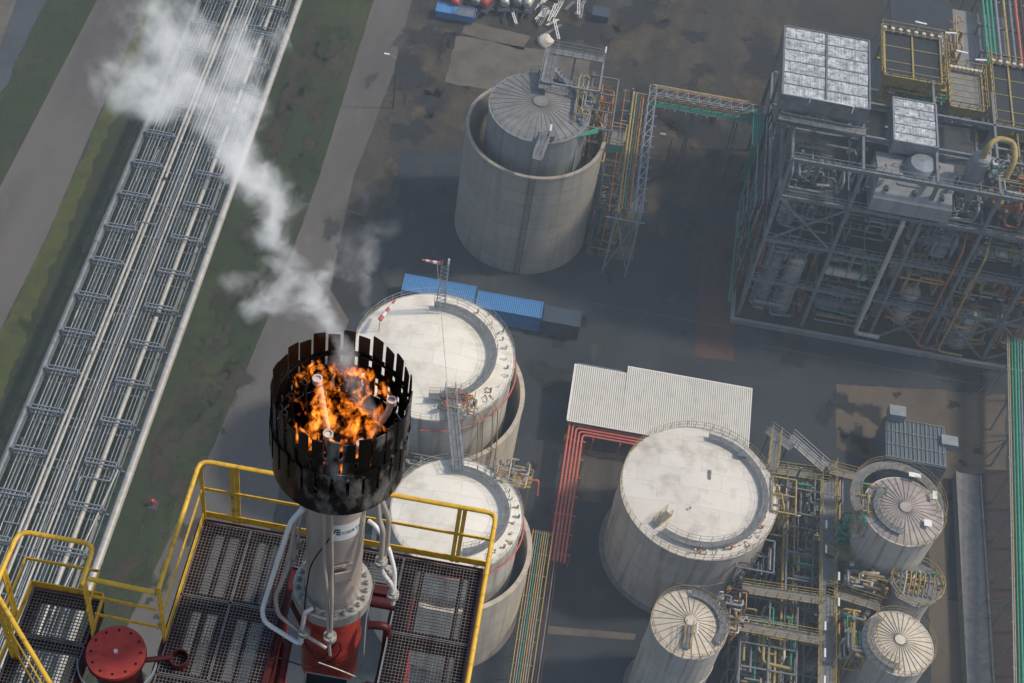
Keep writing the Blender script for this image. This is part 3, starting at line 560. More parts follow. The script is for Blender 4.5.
def gangway(par,p0,p1,w=1.0,m='galv',rail='galv',name='gangway',h=1.1,deck='seal'):
    p0=Vector(p0);p1=Vector(p1); d=(p1-p0);L_=d.length; d.normalize(); s=d.cross(Vector((0,0,1))).normalized()
    b=MB(); b.bar(p0,p1,w,.06); g=b.build(name,deck,par)
    b=MB(); k=max(2,int(L_/1.2))
    for q in (-1,1):
        o=s*q*w/2; b.bar(p0+o,p1+o,.08,.2)
        for zz in (h*.5,h): b.bar(p0+o+Vector((0,0,zz)),p1+o+Vector((0,0,zz)),.05)
        for i in range(k+1): r=p0+d*(L_*i/k)+o; b.bar(r,r+Vector((0,0,h)),.05)
    b.build('railing',rail,g)
# T1 concrete double-wall tank
T1x,T1y=-1.7,142.9
t,rf=tank('storage_tank','dark grey ribbed-roof tank standing inside a tall round concrete wall','storage tank',T1x,T1y,6.2,21.0,'shelld','roofd',.9,36)
outer_wall(T1x,T1y,8.7,17.3,t,'concrete',.35)
b=MB(); ring_rail(b,T1x,T1y,6.2,21.05,n=40,h=1.0,r=.02); b.build('railing','steel',t)
b=MB(); b.ring((T1x,T1y,21.55),5.5,.9,.06,60,-.35,1.75); b.build('ring_walkway','seal',t)
b=MB(); ring_rail(b,T1x,T1y,5.0,21.6,-.35,1.75,30,1.1,.03); b.build('railing','galv',t)
q=at(548,130,21.9); q2=at(537,158,21.6)
gangway(t,(q.x,q.y,21.8),(q2.x,q2.y-.3,21.6),1.1,'galv','galv')
lx=q2.x-.1; ladder(t,(lx,T1y-6.45,2),(lx,T1y-6.45,21.6),.7); ladder(t,(lx,T1y-8.85,.3),(lx,T1y-8.85,17.5),.7,'dsteel')
b=MB(); q=at(552,136,21.7); b.tube([(q.x,q.y,21.3),(q.x,q.y,22)],.45,20); b.build('manhole','steel',rf)
b=MB(); q=at(551,128,23.2); b.box(q,(.22,1.1,.16)); b.build('floodlight','lamp',t)
g0=at(598,133,20.5); g1=at(573,132,21.5); g2=at(581,180,15)
b=MB()
for d in (0,.35,.7): b.bend([(g0.x,g0.y+d,20.6),(g1.x+d,g1.y+d,20.6),(g1.x+d,g1.y+d-.6,12)],.11)
b.build('green_pipe','green',t)
b=MB()
for i in range(26):
    a=-1.2+i*.1; x,y=T1x+7.4*math.cos(a),T1y+7.4*math.sin(a); b.bar((x,y,15.6),(x*.998+.02,y,16.8),.06)
b.tube([(T1x+7.4*math.cos(-1.2+i*.1),T1y+7.4*math.sin(-1.2+i*.1),15.6) for i in range(26)],.1,6); b.build('inner_pipe','galv',t)
manifold_later=[('ring of grey fittings and small ladders on the right edge of the dark ribbed roof',2.4,4.6,140.5,149.5,21.0,22.4)]
# T1 top stair tower
st=thing('stair_tower','galvanised steel stair tower behind the tall round concrete tank','stair tower',(1.5,151.5,0))
zt=23.0; A_=at(548,48,zt);B_=at(604,60,zt);C_=at(592,84,zt)
sx0,sx1,sy0,sy1=A_.x,B_.x,C_.y-1.2,A_.y
b=MB()
for x in (sx0,(sx0+sx1)/2,sx1):
    for y in (sy0,sy1): b.bar((x,y,0),(x,y,zt+.2),.22)
for z in (6,11.5,17,zt):
    for y in (sy0,sy1): b.bar((sx0,y,z),(sx1,y,z),.22)
    for x in (sx0,sx1): b.bar((x,sy0,z),(x,sy1,z),.22)
for z in (6,11.5,17): b.bar((sx0,sy0,z),(sx1,sy0,z+5.5),.12); b.bar((sx1,sy0,z),(sx1,sy1,z+5.5),.12)
b.build('frame','galv',st)
gangway(st,(sx0+.5,sy0-.9,zt-.3),(sx0+.5,sy1,zt+.1),1.5); gangway(st,(sx0+.6,sy1-.4,zt+.1),(sx1,sy1-.4,zt+.1),1.2); gangway(st,(sx0+.6,sy0+.4,zt-2),(sx1,sy0+.4,zt-2),1.1)
b=MB()
for k,(za,zb) in enumerate(((zt-5.5,zt),(zt-11,zt-5.5))):
    xa,xb=(sx1-.4,sx0+1.5) if k%2==0 else (sx0+1.5,sx1-.4)
    yy=(sy0+sy1)/2+(.6 if k%2 else -.6)
    for i in range(14): f=i/13; b.box((xa+(xb-xa)*f,yy,za+(zb-za)*f),(.32,1.0,.05))
    for q in (-.5,.5): b.bar((xa,yy+q,za),(xb,yy+q,zb),.08,.25); b.bar((xa,yy+q,za+1),(xb,yy+q,zb+1),.05)
b.build('stair_flight','galv',st)
b=MB(); q=at(606,50,24.3); b.box(q,(.16,1.2,.16)); b.bar(q,(q.x,q.y,zt),.08); b.build('floodlight','lamp',st)
# dense pipework generator -------------------------------------------------
def manifold(name,label,cat,x0,x1,y0,y1,z0,z1,cols,n,seed,group=None,rr=(.06,.16),frame=None,valves=6,zbias=1.0):
    t=thing(name,label,cat,((x0+x1)/2,(y0+y1)/2,min(z0,z1)),group); rn=random.Random(seed)
    for i in range(n):
        r=rn.uniform(*rr); b=MB(); x=rn.uniform(x0,x1);y=rn.uniform(y0,y1);z=z0+(z1-z0)*rn.random()**zbias; pts=[(x,y,z)]
        ax=rn.choice('xyz')
        for k in range(rn.randint(2,4)):
            if ax=='x': x=rn.uniform(x0,x1); ax=rn.choice('yz')
            elif ax=='y': y=rn.uniform(y0,y1); ax=rn.choice('xz')
            else: z=rn.uniform(z0,z1); ax=rn.choice('xy')
            if (Vector(pts[-1])-Vector((x,y,z))).length>r*3: pts.append((x,y,z))
        if len(pts)<2: continue
        b.bend(pts,r,n=7)
        a=Vector(pts[0]);c2=Vector(pts[1]); d=(c2-a).normalized(); b.tube([a,a+d*.12],r*1.3,10)
        b.build('pipe',rn.choice(cols),t)
    for i in range(valves):
        x=rn.uniform(x0,x1);y=rn.uniform(y0,y1);z=z0+(z1-z0)*rn.uniform(.5,1); b=MB(); q=rn.uniform(.12,.24)
        b.tube([(x-q,y,z),(x+q,y,z)],[q*.9,q*.9],10); b.tube([(x,y,z),(x,y,z+q*2)],q*.3,6); b.ring((x,y,z+q*2),q*.9,q*.2,q*.2,14); b.build('valve',rn.choice(cols),t)
    if frame:
        b=MB(); nx=max(1,round((x1-x0)/3)); ny=max(1,round((y1-y0)/3))
        for i in range(nx+1):
            for j in range(ny+1): x=x0+(x1-x0)*i/nx;y=y0+(y1-y0)*j/ny; b.bar((x,y,0),(x,y,z1),.18)
        for z in (z0,z1):
            for i in range(nx+1): x=x0+(x1-x0)*i/nx; b.bar((x,y0,z),(x,y1,z),.16)
            for j in range(ny+1): y=y0+(y1-y0)*j/ny; b.bar((x0,y,z),(x1,y,z),.16)
        b.build('frame',frame,t)
    return t
for lab_,*bx_ in manifold_later: manifold('roof_pipework',lab_,'pipework',*bx_,['galv','steel','dyellow','ochre','pipe'],28,77,rr=(.04,.12),valves=8)
q0=at(578,150,18);q1=at(600,95,18)
manifold('pipe_manifold','yellow and orange pipework hanging on the right side of the concrete tank','pipework',4.2,7.4,141.5,151,13,20.5,['ochre','orange','galv','dyellow','steel'],34,3,frame='steel')

pf=thing('valve_platform','brown and green railed valve platform right of the concrete tank','platform',(8,145,0))
bb_=MB(); bb_.span(6.6,9.4,143.6,146.4,16.2,16.4); bb_.build('deck','seal',pf)
bb_=MB()
for x in (6.6,9.4):
    for y in (143.6,146.4): bb_.bar((x,y,0),(x,y,17.5),.2)
for z in (16.9,17.5,5,11): bb_.bar((6.6,143.6,z),(9.4,143.6,z),.1); bb_.bar((6.6,146.4,z),(9.4,146.4,z),.1); bb_.bar((6.6,143.6,z),(6.6,146.4,z),.1); bb_.bar((9.4,143.6,z),(9.4,146.4,z),.1)
bb_.build('frame','dyellow',pf)
bb_=MB(); bb_.span(6.62,9.38,143.55,143.6,15.3,16.2); bb_.build('side_panel','green',pf)
# elevated pipeway right of T1
pw=thing('pipe_bridge','elevated pipeway with yellow and green pipes running from the concrete tank to the process unit','pipe bridge',(11,150,0))
zb=12.; a=at(640,90,zb); e=at(617,192,zb); c2=at(768,110,zb)
xw0,xw1=a.x-.9,a.x+2.1; yT,yB=a.y,e.y
b=MB()
for x in (xw1-.9,xw1):
    b.bar((x,yB-4,zb-.6),(x,yT,zb-.6),.16); b.bar((x,yB-4,zb+1.2),(x,yT,zb+1.2),.14)
k=12
for i in range(k+1):
    y=yB-4+(yT-yB+4)*i/k; b.bar((xw0-1.3,y,zb-.6),(xw1+.6,y,zb-.6),.14); b.bar((xw1-.9,y,zb+1.2),(xw1,y,zb+1.2),.1); b.bar((xw1,y,zb-.6),(xw1,y,zb+1.2),.1); b.bar((xw1-.9,y,zb-.6),(xw1-.9,y,zb+1.2),.1)
    if i<k: y2=yB-4+(yT-yB+4)*(i+1)/k; b.bar((xw1-.9,y,zb+1.2),(xw1,y2,zb+1.2),.1); b.bar((xw1,y,zb-.6),(xw1,y2,zb+1.2),.1)
for y in (yB-3,yB+3,yT-5,yT):
    for x in (xw0,xw1): b.bar((x,y,0),(x,y,zb),.24)
    b.bar((xw0,y,1),(xw1,y,zb-1),.12); b.bar((xw1,y,1),(xw0,y,zb-1),.12)
ye,yf=c2.y+1.0,c2.y-2.2; XE=27.4
for y in (ye,yf): b.bar((xw1,y,zb-.6),(XE,y,zb-.6),.16); 
b.bar((xw1,yf,zb+1.0),(XE,yf,zb+1.0),.14); b.bar((xw1,(ye+yf)/2,zb+1.0),(XE,(ye+yf)/2,zb+1.0),.12)
for i in range(11):
    x=xw1+(XE-xw1)*i/10; b.bar((x,ye+.6,zb-.6),(x,yf-.9,zb-.6),.14); b.bar((x,yf,zb-.6),(x,yf,zb+1.0),.1); b.bar((x,yf,zb+1),(x,(ye+yf)/2,zb+1),.1)
    if i<10: x2=xw1+(XE-xw1)*(i+1)/10; b.bar((x,yf,zb-.6),(x2,yf,zb+1.0),.1); b.bar((x,yf,zb+1),(x2,(ye+yf)/2,zb+1),.09)
for x in (xw1+5.5,xw1+11.5): b.bar((x,ye,0),(x,ye,zb-.6),.22); b.bar((x,yf,0),(x,yf,zb-.6),.22)
b.build('truss','galv',pw)
for i,(o,mm,r) in enumerate(((-1.9,'orange',.07),(-.75,'dyellow',.15),(-.35,'dyellow',.10),(.0,'green',.09),(.3,'orange',.09),(.62,'ochre',.10))):
    b=MB(); b.bend([(a.x+o,yB-3+i*.3,3+i),(a.x+o,yB-3+i*.3,zb-.3),(a.x+o,yT-i*.2,zb-.3)]+([(XE+.5,yT-.2-i*.2,zb-.3)] if i in(2,4) else []),r,n=8); b.build('pipe',mm,pw)
for y,mm,r in ((ye+.25,'dyellow',.17),(ye-.3,'orange',.12),(ye-1.2,'pipe',.08),(yf+.25,'green',.12),(yf+.02,'green',.12),(yf-.3,'green',.14),(yf-.62,'galv',.06)):
    b=MB(); b.tube([(xw1-.4,y,zb-.35),(XE,y,zb-.35)],r,8); b.build('pipe',mm,pw)
for i in range(6):
    x=26.2+i*.27; b=MB(); b.bend([(x-1.6,yf-.3+i*.1,zb+.6),(x,yf+1.2,zb+.6),(x,152.2-i*.05,zb+.6),(x,152.2-i*.05,6)],.115,.25,8); b.build('pipe','green',pw)
manifold('pipe_manifold','rusty and green ground pipework at the foot of the pipe bridge beside the concrete tank','pipework',7.8,11.6,140.6,147.5,.6,9,['ochre','green','orange','steel','dsteel','dred'],34,9,frame='steel')
# containers
def container(name,label,x0,x1,y0,y1,m,group):
    t=thing(name,label,'container',((x0+x1)/2,(y0+y1)/2,0),group); h=2.6
    b=MB(); b.span(x0,x1,y0,y1,.12,h); b.build('body',m,t)
    b=MB()
    for x in (x0,x1):
        for y in (y0,y1): b.box((x,y,h/2+.03),(.16,.16,h+.06))
    for y in (y0,y1):
        for z in (.1,h): b.bar((x0,y,z),(x1,y,z),.12)
    for x in (x0,x1):
        for z in (.1,h): b.bar((x,y0,z),(x,y1,z),.12)
    b.build('corner_frame','blue' if m=='corrb' else 'navy',t)
    b=MB()
    for q in (-.45,.45): b.bar((x1+.05,(y0+y1)/2+q,.2),(x1+.05,(y0+y1)/2+q,h-.1),.05)
    b.build('lock_bar','galv',t)
    return t
container('shipping_container','long blue shipping container nearest the white tank with the windsock',-14.6,-5.6,125.9,128.5,'corrb','containers in a row below the concrete tank')
container('shipping_container','blue shipping container in the middle of the row, next to the dark one',-5.2,3.0,125.3,127.9,'corrb','containers in a row below the concrete tank')
t=container('shipping_container','dark navy container at the right end of the blue row',3.3,7.9,125.0,127.6,'navy','containers in a row below the concrete tank')
# tank A and B (white, inside outer walls)
Ax,Ay=-7.95,103.6
t,rf=tank('storage_tank','large white domed-roof tank with ring walkway behind the flare, standing in a pale outer wall','storage tank',Ax,Ay,8.6,19.0,'shell','roofw',.9)
outer_wall(Ax,Ay,10.4,13.2,t,'concretew',.4)
TA=t
def ring_walk(t,cx,cy,R,z,a0,a1,w=.9,m='seal',rail='galv',zoff=.35):
    b=MB(); b.ring((cx,cy,z+zoff),R,w,.07,72,a0,a1); g=b.build('ring_walkway',m,t)
    b=MB(); ring_rail(b,cx,cy,R-w/2,z+zoff+.05,a0,a1,34,1.05,.022); ring_rail(b,cx,cy,R+w/2,z+zoff+.05,a0,a1,34,1.05,.022); b.build('railing',rail,g)
ring_walk(t,Ax,Ay,6.3,19.6,-1.5,1.75,.75)
b=MB(); ring_rail(b,Ax,Ay,8.62,19.0,0,2*PI,52,1.0,.02); b.build('railing','pipew',t)
roof_fittings(Ax,Ay,8.6,19.2,t,5,14,-1.0,1.2)
manifold('pipe_manifold','cluster of beige and red valves at the roof edge of the large white windsock tank','pipework',Ax+1.5,Ax+5.5,Ay-7.6,Ay-4.6,19.4,20.3,['dyellow','pipew','pink','steel','ochre'],26,21,rr=(.04,.09),valves=10)
b=MB(); b.tube([(Ax+9.0*math.cos(a),Ay+9.0*math.sin(a),17.6) for a in [(-1.55+i*.11) for i in range(22)]],.08,6); b.build('red_pipe','pink',t)
for i,(px,py) in enumerate(((470,405),(485,395))):
    a=at(px,py,19.2); b=MB(); s=i*.9
    b.bend([(a.x,a.y,19.3),(a.x+1.1,a.y-1.2,18.4),(a.x+1.6,a.y-2.3,14.2),(a.x+1.7,a.y-2.9,13.3),(a.x+1.7,a.y-3.0,2)],.075,n=6)
    b.bend([(a.x+.5,a.y+.1,19.3),(a.x+1.6,a.y-1.0,18.4),(a.x+2.1,a.y-2.1,14.2),(a.x+2.2,a.y-2.7,13.3),(a.x+2.2,a.y-2.8,2)],.075,n=6); b.build('yellow_pipe','dyellow',t)
for (px,py,z) in ((478,445,9),(492,462,6),(460,448,8)):
    a=at(px,py,z); b=MB(); b.bend([(a.x-.8,a.y-.3,z),(a.x+.6,a.y-.3,z),(a.x+.6,a.y-.3,z+1.6),(a.x+1.2,a.y-.1,z+1.6)],.07,n=6); b.build('red_pipe','pink' if z!=9 else 'dsteel',t)
# windsock mast structure on A
ws=thing('windsock_mast','lattice mast with red and white windsock on the large white tank roof','windsock',(at(440,308,20).x,at(440,308,20).y,20.0))
w0=ws.location; b=MB(); hh=7.5
for dx in (-.45,.45):
    for dy in (-.3,.3): b.bar((w0.x+dx,w0.y+dy,20),(w0.x+dx*.7,w0.y+dy*.7,20+hh),.09)
for i in range(12):
    z=20+hh*i/12; b.bar((w0.x-.42,w0.y-.3,z),(w0.x+.42,w0.y-.3,z+.6),.05); b.bar((w0.x-.42,w0.y+.3,z),(w0.x-.42,w0.y-.3,z+.6),.05); b.bar((w0.x+.42,w0.y-.3,z),(w0.x+.42,w0.y+.3,z+.6),.05); b.bar((w0.x-.42,w0.y-.3,z),(w0.x+.42,w0.y-.3,z),.05)
b.build('mast','galv',ws)
b=MB(); b.bar((w0.x+.35,w0.y,20+hh-.3),(w0.x+.35,w0.y,20+hh+.6),.2,.14); b.build('floodlight','lamp',ws)
def sock(p,d,L_,par,r0=.2,r1=.09):
    d=Vector(d).normalized()
    for k in range(5):
        b=MB(); a=Vector(p)+d*L_*k/5; e=Vector(p)+d*L_*(k+1)/5; b.tube([a,e],[r0+(r1-r0)*k/5,r0+(r1-r0)*(k+1)/5],12,False); b.build('sock_band','pink' if k%2==0 else 'white',par)
sock((w0.x-.5,w0.y,20+hh-.3),(-1,.1,-.08),2.0,ws)
w2=at(379,330,19.5); ws2=thing('windsock','red and white striped windsock on a pole at the left edge of the white tank','windsock',(w2.x,w2.y,19))
b=MB(); b.bar((w2.x,w2.y,19),(w2.x,w2.y,21.3),.07); b.build('pole','galv',ws2); sock((w2.x,w2.y,21.2),(.45,.9,.35),2.8,ws2,.26,.12)
Bx,By=-2.4,85.0
t,rf=tank('storage_tank','smaller white domed-roof tank behind the right railing, standing in a pale outer wall','storage tank',Bx,By,6.6,18.0,'shell','roofw',.7)
outer_wall(Bx,By,8.2,12.6,t,'concretew',.4)
ring_walk(t,Bx,By,4.9,18.5,-1.3,1.9,.7)
b=MB(); ring_rail(b,Bx,By,6.62,18.0,0,2*PI,44,1.0,.02); b.build('railing','pipew',t)
roof_fittings(Bx,By,6.6,18.1,t,8,15,-1.1,1.5)
b=MB(); b.tube([(Bx+6.9*math.cos(a),By+6.9*math.sin(a),16.9) for a in [(-1.8+i*.12) for i in range(22)]],.08,6); b.build('red_pipe','pink',t)
b=MB(); a=at(492,585,12); b.bend([(a.x-1,a.y+1.5,16),(a.x,a.y-.2,12.9),(a.x,a.y-.5,12.5),(a.x-.2,a.y-.6,6),(a.x-.6,a.y-.6,6),(a.x-.6,a.y-.6,1)],.07,n=6); b.build('red_pipe','pink',t)
manifold('pipe_manifold','tangle of beige valves and railings on the rim between the two white tanks','pipework',.2,4.2,89.6,92.4,17.2,18.9,['dyellow','pipew','pink','steel','ochre','pipew'],30,23,rr=(.04,.09),valves=12)
q=at(522,480,13.5); b=MB(); bx=thing('valve_platform','little yellow railed platform at the outer rim of the smaller white tank','platform',(q.x,q.y,0))
b.span(q.x-1,q.x+1,q.y-.8,q.y+.8,13.3,13.4); b.build('deck','dyellow',bx); b=MB()
for dx in (-1,0,1):
    for dy in (-.8,.8): b.bar((q.x+dx,q.y+dy,13.4),(q.x+dx,q.y+dy,14.5),.06)
for z in (13.9,14.5): b.bar((q.x-1,q.y-.8,z),(q.x+1,q.y-.8,z),.06);b.bar((q.x-1,q.y+.8,z),(q.x+1,q.y+.8,z),.06);b.bar((q.x+1,q.y-.8,z),(q.x+1,q.y+.8,z),.06)
for dx in (-.9,.9): b.bar((q.x+dx,q.y,0),(q.x+dx,q.y,13.3),.16)
b.build('frame','dyellow',bx)
b=MB(); b.bend([(q.x+.4,q.y-.2,13.8),(q.x+1.7,q.y-.2,14.3),(q.x+1.9,q.y-.6,12)],.12,n=8); b.build('elbow_pipe','pink',bx)
# gangway between A roof and B roof
gw=thing('gangway','long grey railed gangway linking the two white tank roofs','gangway',(-5.5,95,18))
p0=at(450,388,20.3);p1=at(458,470,18.9); gangway(gw,p0,p1,1.05)
b=MB(); b.bar(at(437,262,28),at(448,395,21.4),.045); b.build('stay_cable','galv',gw)
manifold('pipe_manifold','grey steelwork and small pipes in the gap between the two white tanks','pipework',-9.5,-5.0,91.0,94.0,8,14,['steel','galv','dsteel','pipe'],26,31,frame='steel',rr=(.05,.12))
# tank C
Cx,Cy=22.7,97.0
t,rf=tank('storage_tank','big pale grey-white tank with stained shell and flat white roof right of centre','storage tank',Cx,Cy,8.5,12.2,'shell','roofg',.6)
ring_walk(t,Cx,Cy,7.1,12.5,-2.1,1.5,.7)
b=MB(); ring_rail(b,Cx,Cy,8.55,12.2,0,2*PI,56,1.05,.026); b.build('railing','dyellow',t)
roof_fittings(Cx,Cy,8.6,12.3,t,11,16,-1.6,-.2,('pipew','nozzle','pink','white'))
a=at(655,525,12.6); gangway(t,(a.x,a.y,12.8),(a.x+1.3,a.y+1.6,12.9),.8,'dyellow','dyellow')
b=MB(); a=at(742,455,12.9); b.span(a.x-.5,a.x+.5,a.y-.3,a.y+.3,12.7,13.1); b.build('roof_hatch','steel',rf)
b=MB(); a=at(710,474,12.95); b.span(a.x-.15,a.x+.15,a.y-.6,a.y+.6,12.75,12.86); b.build('roof_hatch','seal',rf)
b=MB(); a=at(690,508,12.95); b.tube([a,a+Vector((0,0,.1))],.12,12); b.build('vent','steel',rf)
a=at(755,555,9)
manifold('pipe_manifold','tangled grey access stairs and pipes on the lower right side of the big pale tank','pipework',27.5,31.5,89.5,93.5,2,10.5,['steel','galv','dsteel','dsteel','pipe'],40,41,frame='steel',rr=(.05,.13))
manifold('pipe_manifold','yellow pipework at the right edge of the big pale tank roof','pipework',30.6,33.2,96,100.5,8,12.5,['dyellow','ochre','pipew','galv'],26,43,frame='dyellow',rr=(.06,.13))
# stairs above C
sz=thing('access_stair','grey access stair climbing behind the big pale tank to the walkway','stair',(32,105,0))
gangway(sz,at(768,430,12),at(792,448,12),1.1,'galv','galv'); gangway(sz,at(790,438,12),at(826,470,10.4),1.1,'galv','galv'); gangway(sz,at(776,432,12),at(772,470,12.3),1.0,'galv','dyellow')
b=MB()
for (px,py) in ((770,430),(790,440),(826,468),(800,470),(776,462)): q=at(px,py,11.8); b.bar((q.x,q.y,0),(q.x,q.y,12.2),.2)
b.build('support_post','steel',sz)
# tank D
t,rf=tank('storage_tank','small tan tank with radial ribbed cone roof below the big pale tank','storage tank',22.4,79.6,3.8,14.,'shell','rooft',.7,26,group=None)
b=MB(); ring_rail(b,22.4,79.6,3.85,14,0,2*PI,26,1.05,.026); b.build('railing','dyellow',t)
ring_walk(t,22.4,79.6,3.3,14.2,-.6,1.6,.8,'seal','steel')
roof_fittings(22.4,79.6,3.8,14.1,t,12,10,-.6,1.3)
gangway(t,(22.2,76.6,14.5),(22.2,79.0,14.9),.7,'galv','dyellow'); b=MB(); b.box((22.9,78.2,16),(.14,1.3,.14)); b.bar((22.9,78.2,14.4),(22.9,78.2,16),.06); b.build('floodlight','lamp',t)
# tank E
t,rf=tank('storage_tank','grey tank with ribbed brownish cone roof and curved walkway, upper right of the three','storage tank',43.5,95.7,4.2,17.,'shell','roofr',.8,32)
ring_walk(t,42.9,96.9,4.55,16.6,-.3,3.6,1.0,'seal','dyellow')
ring_walk(t,43.5,95.7,3.0,17.2,2.4,4.6,.7,'seal','steel')
b=MB(); ring_rail(b,43.5,95.7,4.35,16.9,-1.8,1.3,26,1.05,.024); b.build('railing','dyellow',t)
for px,py,dx,dy in ((915,475,1.6,.7),(935,495,.6,1.3),(928,523,1.,1.)):
    b=MB(); a=at(px,py,17.9); b.box(a,(dx*.8,dy*.8,.05)); b.build('reflective_panel','white',rf)
# tank G
t,rf=tank('storage_tank','tan tank with fan-like ribbed cone roof at the bottom right corner','storage tank',43.9,82.3,3.6,13.,'shell','rooft',.7,32)
ring_walk(t,43.9,82.3,3.0,13.2,2.3,4.7,.8,'seal','dyellow')
b=MB(); ring_rail(b,43.9,82.3,3.7,13,-1.8,2.2,22,1.05,.024); b.build('railing','dyellow',t)
# vessel F
f0=at(915,585,11.5)
t,rf=tank('storage_tank','narrow tan vessel crowded by a railed platform between the two ribbed tanks','storage tank',f0.x,f0.y,2.3,11.,'shell','rooft',.4,16)
pf=thing('top_platform','octagonal railed steel platform crowded with pipes on the narrow tan vessel','platform',(f0.x,f0.y,11.4))
b=MB(); b.lathe((f0.x,f0.y,0),[(1.2,11.6),(2.9,11.6),(2.9,11.7),(1.2,11.7),(1.2,11.6)],8); b.build('deck','seal',pf)
b=MB(); ring_rail(b,f0.x,f0.y,2.85,11.7,0,2*PI,8,1.1,.05); b.build('railing','dyellow',pf)
for k in range(8):
    b=MB(); x=f0.x-1.9+k*.5; b.bend([(x,f0.y-1.5,11.8),(x,f0.y-.2,13.0),(x+.3,f0.y+1.1,12.2),(x+.3,f0.y+1.6,11.5)],.09,n=7); b.build('hose',random.choice(['dyellow','rooft','steel','ochre']),pf)
# ------------------------------------------------------------------ central walkway and pipe racks between C and E
WX=at(828,470,10).x; wa=at(828,462,10); wb=at(822,700,10)
wk=thing('walkway','long grey elevated walkway between the big pale tank and the ribbed tanks','walkway',(WX,(wa.y+wb.y)/2,0))
gangway(wk,(WX,wb.y,10),(WX,wa.y,10),1.6,'galv','dyellow')
for px,py,px2,py2,z,w in ((829,478,765,470,10,1.0),(826,548,905,590,10.4,1.1),(822,600,742,590,10,1.1),(822,640,715,622,10.5,1.1),(826,590,880,612,10,1.1),(829,470,856,478,10.5,1.0),(826,555,870,558,10,.9)):
    a=at(px,py,z);e=at(px2,py2,z); gangway(wk,a,(e.x,a.y+(e.y-a.y)*.6,z),w,'galv','dyellow')
b=MB()
for i in range(9):
    y=wb.y+(wa.y-wb.y)*i/8
    for d in (-.8,.8): b.bar((WX+d,y,0),(WX+d,y,10),.2)
    b.bar((WX-4.6,y,7.6),(WX+2.2,y,7.6),.2); b.bar((WX-4.6,y,0),(WX-4.6,y,7.6),.2); b.bar((WX-4.6,y,4),(WX+.8,y,4),.18); 
b.build('support_frame','steel',wk)
for i,(x,z,r,mm) in enumerate(((-4.3,7.9,.15,'dyellow'),(-3.9,7.9,.1,'pipew'),(-3.5,7.85,.08,'dred'),(-3.1,7.9,.12,'dyellow'),(-2.7,7.85,.07,'pipe'),(-2.3,7.9,.09,'dred'),(-1.8,7.9,.1,'piped'),(1.2,7.9,.1,'green'),(1.5,7.9,.08,'dyellow'),(1.9,7.9,.12,'ochre'),(-4,4.2,.14,'piped'),(-3,4.2,.12,'orange'),(-2,4.2,.12,'green'),(-1,4.2,.1,'piped'))):
    b=MB(); b.tube([(WX+x,wb.y-1,z),(WX+x,wa.y-(i%3)*1.5,z)],r,8); tag_o=b.build('pipe',mm,wk)
for k in range(7):
    y=wb.y+1+k*3.1; b=MB(); b.box((WX+random.choice((-.7,.7)),y,12.2),(.18,1.0,.12)); b.bar((WX+.7,y,10),(WX+.7,y,12.1),.05); b.build('floodlight','lamp',wk)
py_=thing('pipe_portal','pair of ochre pipes on a portal frame between the ribbed tanks','pipe portal',(WX+2.5,84,0))
p1=at(832,586,9);p2=at(830,690,9);p3=at(892,598,9)
for d in (0,.45):
    b=MB(); b.bend([(p1.x+d,p2.y-2,9),(p1.x+d,p1.y-d,9),(p3.x,p3.y-d+.4,9)],.16,n=10); b.build('pipe','ochre',py_)
b=MB()
for y in (p1.y,p2.y): b.bar((p1.x-.2,y-.5,8.8),(p1.x+.9,y-.5,8.8),.2); b.bar((p1.x+.9,y-.5,0),(p1.x+.9,y-.5,8.8),.2)
b.bar((p3.x,p3.y,0),(p3.x,p3.y,8.8),.2); b.build('support','dyellow',py_)
manifold('pipe_manifold','yellow and green pipework crowding the left side of the brown ribbed tank','pipework',38.7,42.2,93.2,98.4,13,17.8,['dyellow','ochre','green','pipew','dyellow'],34,51,rr=(.06,.14),valves=10)
manifold('pipe_manifold','green pipes descending left of the brown ribbed tank','pipework',37.9,39.6,94.2,98.0,7,13,['green','green','galv'],16,52,rr=(.08,.14),valves=0)
manifold('pipe_manifold','jumble of grey and yellow valves on the walkway below the brown ribbed tank','pipework',39.0,43.6,89.0,91.4,9.5,12,['galv','pipew','dyellow','rooft','dsteel','ochre'],40,53,rr=(.07,.2),valves=12)
manifold('pipe_manifold','mixed pipework beside the narrow tan vessel platform','pipework',44,49.5,90.2,92.3,9.5,12,['pipew','green','dyellow','rooft','ochre'],34,54,rr=(.07,.2),valves=8)
manifold('pipe_manifold','ochre and brown pipe bundle left of the fan-roofed corner tank','pipework',38.6,41.5,80.2,86.2,9,13,['ochre','dyellow','steel','rooft','green'],38,55,rr=(.07,.2),valves=9)
manifold('pipe_manifold','yellow and grey fittings on the right side of the small tan tank roof','pipework',25.2,28.2,80.0,85.0,11.5,14.5,['dyellow','rooft','galv','pipew','dred','ochre'],36,56,rr=(.06,.17),valves=10)
manifold('pipe_manifold','grey and green steelwork under the walkway right of the small tan tank','pipework',28.6,34.5,76,87,3,9.2,['steel','dyellow','green','galv','dyellow','piped','rooft','dred'],64,57,rr=(.07,.2),frame='steel',valves=6)
manifold('pipe_manifold','dark pipework under the upper end of the walkway beside the brown ribbed tank','pipework',32.8,39,98,104.5,4,10,['steel','dyellow','galv','green','pipew'],46,58,rr=(.07,.2),frame='steel',valves=6)
manifold('pipe_manifold','dark pipes under the walkway left of the ribbed tanks','pipework',33.2,39,87,97,2.5,8.8,['steel','dyellow','galv','green','ochre','piped','dred'],50,59,rr=(.07,.2),frame='steel',valves=6)
